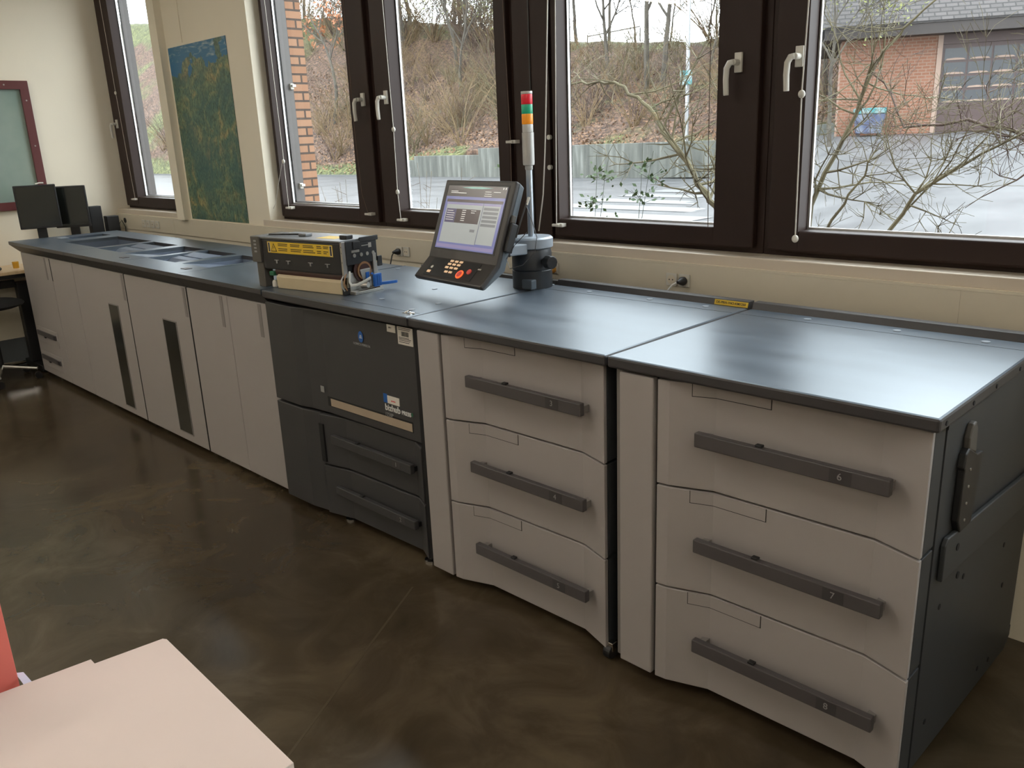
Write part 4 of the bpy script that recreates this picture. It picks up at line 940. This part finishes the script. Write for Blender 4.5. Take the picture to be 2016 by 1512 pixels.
def plant(name, label, cat, loc, mesh_src, rz=0, sc=1.0, group=None):
    """place a copy of a plant (Empty with part meshes)"""
    r = bpy.data.objects.new(name, None); C.objects.link(r); r.location = loc; r.rotation_euler = (0, 0, rz); r.scale = (sc,) * 3; r['label'] = label; r['category'] = cat
    if group: r['group'] = group
    for nm, me in mesh_src:
        o = bpy.data.objects.new(nm, me); C.objects.link(o); o.parent = r
    return r
def as_mesh(b, name, m):
    o = b.build(name, m, smooth=True); me = o.data; bpy.data.objects.remove(o); return me
TREES = []
for s in range(3):
    b, tips = branchy(20 + s, 8.5, .15, 4, .55, 5, .30, .6, .018, 6, bend=.12); mt = as_mesh(b, 'branches', 'bark'); TREES.append((mt, tips))
b, tips = branchy(40, 7.5, .16, 4, .6, 6, .2, .5, .016, 6, bend=.13, tmin=.38); TREES.append((as_mesh(b, 'branches', 'bark'), tips))
OR = as_mesh(leaves(TREES[2][1], 1100, .35, .30, 4), 'foliage', 'leafor')
GR = as_mesh(leaves(TREES[1][1], 3000, .5, .20, 5), 'foliage', 'leafyl')
IV = as_mesh(leaves(TREES[0][1], 2600, .45, .20, 6), 'foliage', 'ivy')
def tree(label, x, y, src, rz, sc, extra=None, group='trees on the bank', dz=-.1):
    ms = [('branches', TREES[src][0])] + ([('foliage', extra)] if extra else [])
    return plant('bare_tree' if not extra else 'leafy_tree', label, 'tree', (x, y, hill_z(x, y) + dz), ms, rz, sc, group)
for (l, x, y, s, rz, sc, ex) in [
    ('slim bare tree rising behind the rail on crest, left in the zebra window', -28.45, 36, 3, 1.0, .85, None), ('straight grey bare tree, middle of the three in the zebra window', -25.9, 36, 3, 2.6, 1.1, None),
    ('leaning bare tree nearest the white pole', -24.9, 36, 3, 4.4, 1.0, None), ('rust leaved tree behind the white pole', -22.9, 37, 2, .4, .55, OR),
    ('rust leaved tree at left edge of second window by brick', -51.0, 33.5, 2, 2.6, .95, OR)]:
    tree(l, x, y, s, rz, sc, ex)
for k, (x, y, s, sc) in enumerate([(-70, 44, 0, 1.1), (-60, 43.5, 1, 1.0), (-52, 41, 0, 1.2), (-48.5, 43, 1, 1.1), (-46, 42, 0, 1.3), (-42, 43, 1, 1.0), (-39.5, 43, 0, 1.1), (-19.5, 40, 0, 1.0), (-17, 42, 1, 1.2), (-15.0, 36, 0, 1.1), (-98, 43, 1, 1.3), (-104, 45, 0, 1.5), (-90, 44, 1, 1.2), (-56, 45, 0, 1.2), (-44, 39, 1, .95), (-37.5, 44, 1, .9), (-35.5, 45, 0, .8), (-65, 45, 1, 1.2), (-74, 45, 1, 1.3), (-50, 45, 1, 1.2), (-40.5, 45.5, 1, 1.2), (-21.5, 43, 1, 1.0), (-23, 45, 0, .9), (-18.3, 38, 1, .8), (-94, 41, 0, 1.1), (-112, 44, 1, 1.4), (-85, 42, 0, 1.1), (-79, 44, 0, 1.1), (-40, 44, 0, .5), (-33, 44.5, 1, .45), (-30, 44, 0, .42), (-27, 43.5, 1, .5), (-24.5, 42, 0, .6), (-60, 44, 1, .6), (-49, 44, 0, .6), (-45.5, 44, 1, .6)]):
    tree('bare tree standing on top of the leafy bank', x, y, s, k * 1.3, sc, None, 'bare trees on the crest')
gt = tree('yellow green leafy tree beside the roof of the brick garage', -9.7, 22.5, 1, .5, .5, GR); gt.location.z = ground_z(-9.7, 22.5) - .05; tree('yellow green leafy tree in third window on the bank', -40.3, 36, 1, 1.5, .75, GR)
tree('dark green leafy tree left of the brick garage wall', -14.6, 32.5, 0, 2.2, .7, IV); tree('small dark green tree at far side of garage', -12.6, 31.2, 0, .9, .42, IV)
# bare shrubs all over the bank
SH = []
for s in range(4):
    R_ = random.Random(70 + s); b = MB(); b.keep = True
    for k in range(16):
        a = R_.uniform(0, 2 * PI); l = R_.uniform(1.6, 3.8); tl = R_.uniform(.15, .75); d = Vector((math.cos(a) * tl, math.sin(a) * tl, 1)).normalized(); p0 = Vector((math.cos(a), math.sin(a), 0)) * R_.uniform(0, .15); pts = [p0]
        for i in range(4): d = (d + Vector((math.cos(a) * .12, math.sin(a) * .12, -.05)) + Vector((R_.gauss(0, .08), R_.gauss(0, .08), 0))).normalized(); pts.append(pts[-1] + d * l / 4)
        b.tube(pts, [.016, .013, .010, .007, .004], 3)
        for q in range(5):
            i = R_.randint(1, 3); e = (d + Vector((R_.gauss(0, .6), R_.gauss(0, .6), R_.gauss(0, .4)))).normalized(); b.tube([pts[i], pts[i] + e * R_.uniform(.3, .8)], [.007, .003], 3)
    SH.append(as_mesh(b, 'bare_shrub', ['stem', 'redtwig', 'twig', 'stem'][s]))
R_ = random.Random(9)
for k in range(290):
    x = R_.uniform(-75, -12) if k % 3 else R_.uniform(-52, -26); y = R_.uniform(30.2, 43) if k < 200 else R_.uniform(41.5, 44.5)
    if k >= 200 and -43 < x < -27: x = R_.choice((R_.uniform(-75, -44), R_.uniform(-26, -14)))
    o = bpy.data.objects.new('bare_shrub', SH[k % 4]); C.objects.link(o); o.location = (x, y, hill_z(x, y) - .05); o.rotation_euler = (0, 0, R_.uniform(0, 6)); s = R_.uniform(.7, 1.4) * (1 if k < 200 else 1.7); o.scale = (s, s, s)
    tag(o, 'bare brown stemmed shrub growing on the leafy bank', 'shrub', 'bare shrubs on the bank')
ub = MB(); ub.keep = True
for k in range(7000):
    x = R_.uniform(-80, -11); y = 29.6 + 14 * R_.random(); z0 = hill_z(x, y); l = R_.uniform(.25, .9); a = R_.uniform(0, 6.28); t_ = R_.uniform(.2, 1.2)
    ub.tube([(x, y, z0 - .03), (x + math.cos(a) * l * t_ * .5, y + math.sin(a) * l * t_ * .5, z0 + l * .6), (x + math.cos(a) * l * t_ * 1.2, y + math.sin(a) * l * t_ * 1.2, z0 + l * .8)], [.010, .008, .004], 3)
o = ub.build('undergrowth', ['stem', 'redtwig'])
for p in o.data.polygons: p.material_index = (p.index // 44) % 2
tag(o, 'tangle of dry straw coloured stems all over the bank', 'undergrowth', kind='stuff')
lb_ = [Vector((R_.uniform(-60, -11), 29.5 + 9 * R_.random() ** 1.5, 0)) for _ in range(6000)]
for p in lb_: p.z = hill_z(p.x, p.y) + .03
lf = leaves(lb_, 9000, .1, .16, 12, .3); o = lf.build('fallen_leaves', plain('dry_beech_leaf', (0.151, 0.0864, 0.049), .8, var=.45, scale=1)); tag(o, 'dry brown fallen leaves lying on the bank', 'leaves', kind='stuff')
# rail on the crest, street lamp pole with teal sign
t = thing('crest_rail', 'grey metal rail frame on the grassy crest of the bank', 'rail', (-34, 43.5, hill_z(-34, 43.5)))
b = MB(); b.tube([(-2.1, 0, .62), (2.1, 0, .78)], .035, 6); b.build('top_bar', 'bark', t)
for x in (-2.1, 2.1): MB().tube([(x, 0, -.1), (x, 0, .72)], .035, 6).build('post', 'bark', t)
M['polewhite'] = plain('white_pole_paint', (0.259, 0.266, 0.274), .4); M['teal'] = ramp_mat('teal_sign', [(.45, (.02, .13, .14)), (.58, (.16, .2, .2))], scale=3, rough=.5)
t = thing('street_pole', 'tall white pole with a teal sign behind the retaining wall', 'pole', (-19.2, 29.55, .8))
MB().cyl((0, 0, 0), (0, 0, 8.5), .085, .07, n=14).build('pole', 'polewhite', t, smooth=True)
bx('sign', 'teal', (-.30, -.12, 2.55, .28, -.09, 3.12), t, .01)

# brick garage
P0 = Vector((-10.65, 25.0, 0)); ga = math.atan2(.455, .89)
M['gbrick'] = brick_mat('pink_orange_brick', (0.187, 0.0828, 0.0504), (0.158, 0.0662, 0.0374), (0.194, 0.13, 0.0972), .22, .09, .012, 'XZ', bump=.3)
M['shingle'] = brick_mat('grey_roof_shingle', (.050, .044, .044), (.034, .030, .030), (.010, .009, .009), .32, .13, .02, 'XZ', rough=.8)
M['fascia'] = plain('dark_brown_fascia', (.014, .009, .008), .6); M['gdoor'] = plain('maroon_brown_door', (0.036, 0.0158, 0.0144), .5, var=.1); M['gpane'] = plain('dark_door_pane', (.022, .025, .03), .25, spec=.35)
M['postw'] = plain('pale_pink_post', (0.238, 0.166, 0.13), .7); M['plinth'] = plain('grey_plinth', (0.115, 0.108, 0.101), .8)
t = thing('garage', 'brick garage with shingled roof and glazed maroon door', 'garage', (P0.x, P0.y, 0), ga)
gw = MB().box(0, 0, 1.05, 2.68, .3, 4.0); gw.box(0, .3, 1.05, .3, 1.2, 4.0); gw.build('brick_wall', 'gbrick', t)
bx('door_post', 'postw', (2.68, -.04, 1.05, 2.82, .3, 3.98), t); bx('lintel', 'gdoor', (2.82, -.02, 3.72, 9.5, .3, 4.0), t)
gd = bx('garage_door', 'gdoor', (2.82, .06, 1.15, 9.5, .16, 3.72), t)
for i in range(10):
    for j_ in range(4):
        x0 = 2.90 + .655 * i; z0 = 2.06 + .40 * j_
        pn = bx('window_pane', 'gpane', (x0, .045, z0, x0 + .60, .0595, z0 + .34), gd)
        if i < 5: MB().prism([(x0 + .02, 0, z0 + .01), (x0 + .58, 0, z0 + .01), (x0 + .52, 0, z0 + .055), (x0 + .3, 0, z0 + .07), (x0 + .08, 0, z0 + .055)], (0, .03, 0), (0, .0445, 0)).build('pane_glint', 'postw', pn)  # pale curved bar modelled as the glint low on each pane
bx('wall_upper', 'gbrick', (9.5, 0, 1.05, 12, .3, 4.0), t)
bx('apron', 'plinth', (2.0, -1.2, .7, 12, 0, 1.17), t)
bx('fascia', 'fascia', (-.55, -1.05, 3.96, 12, -.95, 4.28), t); bx('soffit', 'fascia', (-.55, -.95, 3.99, 12, 7.3, 4.05), t)
rf = MB().prism([(0, -1.1, 4.26), (0, -1.1, 4.32), (0, 3.4, 7.6), (0, 7.6, 4.3), (0, 7.6, 4.2)], (-.6, 0, 0), (12, 0, 0)).build('roof', 'shingle', t)
# waste container by the wall
M['binblue'] = ramp_mat('blue_grey_bin', [(.4, (0.0216, 0.0324, 0.0792)), (.6, (0.0936, 0.108, 0.144))], scale=3, rough=.5)
t = thing('waste_container', 'blue waste container with teal lid in front of brick garage wall', 'container', tuple(P0 + Vector((.89 * .88 + .455 * .75, .455 * .88 - .89 * .75, 1.14))), ga)
MB().prism([(-.36, 0, .12), (.36, 0, .12), (.43, 0, .68), (-.43, 0, .68)], (0, -.3, 0), (0, .3, 0)).build('bin_body', 'binblue', t, .01); bx('bin_lid', 'teal', (-.45, -.33, .685, .45, .33, .86), t, .03)
for x in (-.3, .3): MB().cyl((x, -.25, .06), (x, .25, .06), .06, n=10).build('wheel', 'black', t)

# shrubs just outside the glass
def near_tree(label, base, trunk, seed, r0, nside, lmax, mat, group, lv=3, flat=.6):
    R_ = random.Random(seed); b = MB(); b.keep = True; base = Vector(base); T = [Vector(p) for p in trunk]; L = [p - base for p in T]; n = len(L)
    sm = []
    for i in range(n - 1):
        for q in range(4): sm.append(L[i].lerp(L[i + 1], q / 4) + Vector((R_.gauss(0, .012),) * 3))
    sm.append(L[-1]); rs = [r0 * (1 - .8 * i / (len(sm) - 1)) for i in range(len(sm))]; b.tube(sm, rs, 8)
    def grow(p, d, Ln, r, lv):
        k = max(3, int(Ln / .09)); pts = [p]; q = p.copy()
        for i in range(k): d = (d + Vector((R_.gauss(0, .16), R_.gauss(0, .12), R_.gauss(0, .16) + .03))).normalized(); q = q + d * (Ln / k); pts.append(q.copy())
        b.tube(pts, [max(.0012, r * (1 - .75 * i / k)) for i in range(k + 1)], 5 if lv > 1 else 3)
        if lv <= 0: return
        for c in range(R_.randint(3, 6)):
            i = R_.randint(1, k - 1); ax = (pts[i + 1] - pts[i]).normalized(); o = Vector((R_.uniform(-1, 1), R_.uniform(-flat, flat), R_.uniform(-.8, 1)))
            grow(pts[i].copy(), (ax * .6 + o.normalized() * .8).normalized(), Ln * R_.uniform(.35, .65), max(.0015, r * .55), lv - 1)
    for k in range(nside):
        i = int(len(sm) * R_.uniform(.3, .97)); i = min(i, len(sm) - 2); ax = (sm[i + 1] - sm[i]).normalized(); o = Vector((R_.uniform(-1, 1), R_.uniform(-flat, flat), R_.uniform(-.6, 1)))
        grow(sm[i].copy(), (ax * .5 + o.normalized()).normalized(), R_.uniform(.4, 1) * lmax, rs[i] * .55, lv)
    t = thing('bare_bush', label, 'bush', tuple(base), 0, group); b.build('branches', mat, t, smooth=True); return t
near_tree('bare arching bush just outside the window with the zebra crossing', (-1.45, 3.4, -.4), [(-1.45, 3.4, -.4), (-1.55, 3.4, .6), (-1.68, 3.4, .98), (-1.81, 3.4, 1.18), (-2.0, 3.4, 1.47), (-2.29, 3.4, 1.78), (-2.52, 3.4, 1.94), (-2.75, 3.4, 2.0), (-3.1, 3.4, 2.02)], 3, .030, 22, .8, 'twig', 'bare bushes outside the glass', 2)
near_tree('tall bare bush outside the rightmost window, stem slanting up right', (-1.15, 3.4, -.4), [(-1.15, 3.4, -.4), (-1.08, 3.4, .7), (-1.01, 3.4, 1.13), (-.84, 3.4, 1.55), (-.69, 3.4, 1.94), (-.53, 3.4, 2.13), (-.33, 3.4, 2.3)], 8, .022, 16, .8, 'twig', 'bare bushes outside the glass', 2)
near_tree('twiggy reddish bush outside the right edge of the rightmost window', (.9, 3.5, -.4), [(.9, 3.5, -.4), (.7, 3.45, .8), (.45, 3.4, 1.4), (.15, 3.4, 1.52), (-.07, 3.4, 1.59), (-.46, 3.4, 1.60), (-.7, 3.4, 1.9)], 14, .020, 14, .6, 'redtwig', 'bare bushes outside the glass', 2)
near_tree('low olive bush filling the bottom of the rightmost window', (-.2, 2.9, -.4), [(-.2, 2.9, -.4), (-.3, 2.9, .5), (-.35, 2.9, 1.0), (-.2, 2.9, 1.25), (.1, 2.9, 1.45), (.4, 2.9, 1.6)], 21, .018, 18, .7, 'twig', 'bare bushes outside the glass', 2)
near_tree('low olive bush in the left bottom of rightmost window', (-.75, 3.1, -.4), [(-.75, 3.1, -.4), (-.8, 3.1, .5), (-.78, 3.1, 1.0), (-.6, 3.1, 1.3), (-.5, 3.1, 1.5)], 27, .016, 14, .6, 'twig', 'bare bushes outside the glass', 2)
def sprig(label, x, y, h, seed, leafy, mat):
    R_ = random.Random(seed); b = MB(); b.keep = True; tips = []
    for k in range(2 if leafy else 7):
        p = Vector((R_.gauss(0, .02), R_.gauss(0, .03), 0)); d = Vector((R_.gauss(0, .10 if leafy else .22), R_.gauss(0, .1), 1)).normalized(); pts = [p]
        for i in range(12): d = (d + Vector((R_.gauss(0, .05), R_.gauss(0, .05), .05))).normalized(); pts.append(pts[-1] + d * h / 12 * R_.uniform(.9, 1.05))
        b.tube(pts, [.005 * (1 - .06 * i) for i in range(13)], 4)
        for i in range(3, 12):
            for q in range(3 if leafy else 1):
                o = Vector((R_.uniform(-1, 1), R_.uniform(-.6, .6), R_.uniform(-.2, .6))).normalized(); e = pts[i] + o * R_.uniform(.05, .16); b.tube([pts[i], e], [.002, .001], 3)
                if i > 7: tips += [e, pts[i].lerp(e, .5)]
    t = thing('garden_sprig', label, 'shrub', (x, y, ground_z(x, y)), 0, 'sprigs outside the glass'); b.build('stems', mat, t, smooth=True)
    if leafy: leaves(tips, 130, .02, .035, seed).build('foliage', 'leafgr', t)
    return t
sprig('thin spiky green sprig left in the zebra window', -2.22, 2.6, 1.95, 1, True, 'ivy'); sprig('leafy green sprig in middle of the zebra window', -1.88, 2.6, 1.98, 2, True, 'ivy')
sprig('straw coloured stems outside the second window', -5.05, 2.6, 1.75, 3, False, 'stem'); sprig('yellowish stems outside the third window behind the operator panel', -3.95, 2.6, 1.85, 4, False, 'stem')
sprig('thin green sprig outside the third window beside the brown post', -3.05, 2.6, 2.0, 6, True, 'ivy'); sprig('fine grey stems outside the far narrow window', -11.5, 4.2, 1.5, 5, False, 'redtwig')
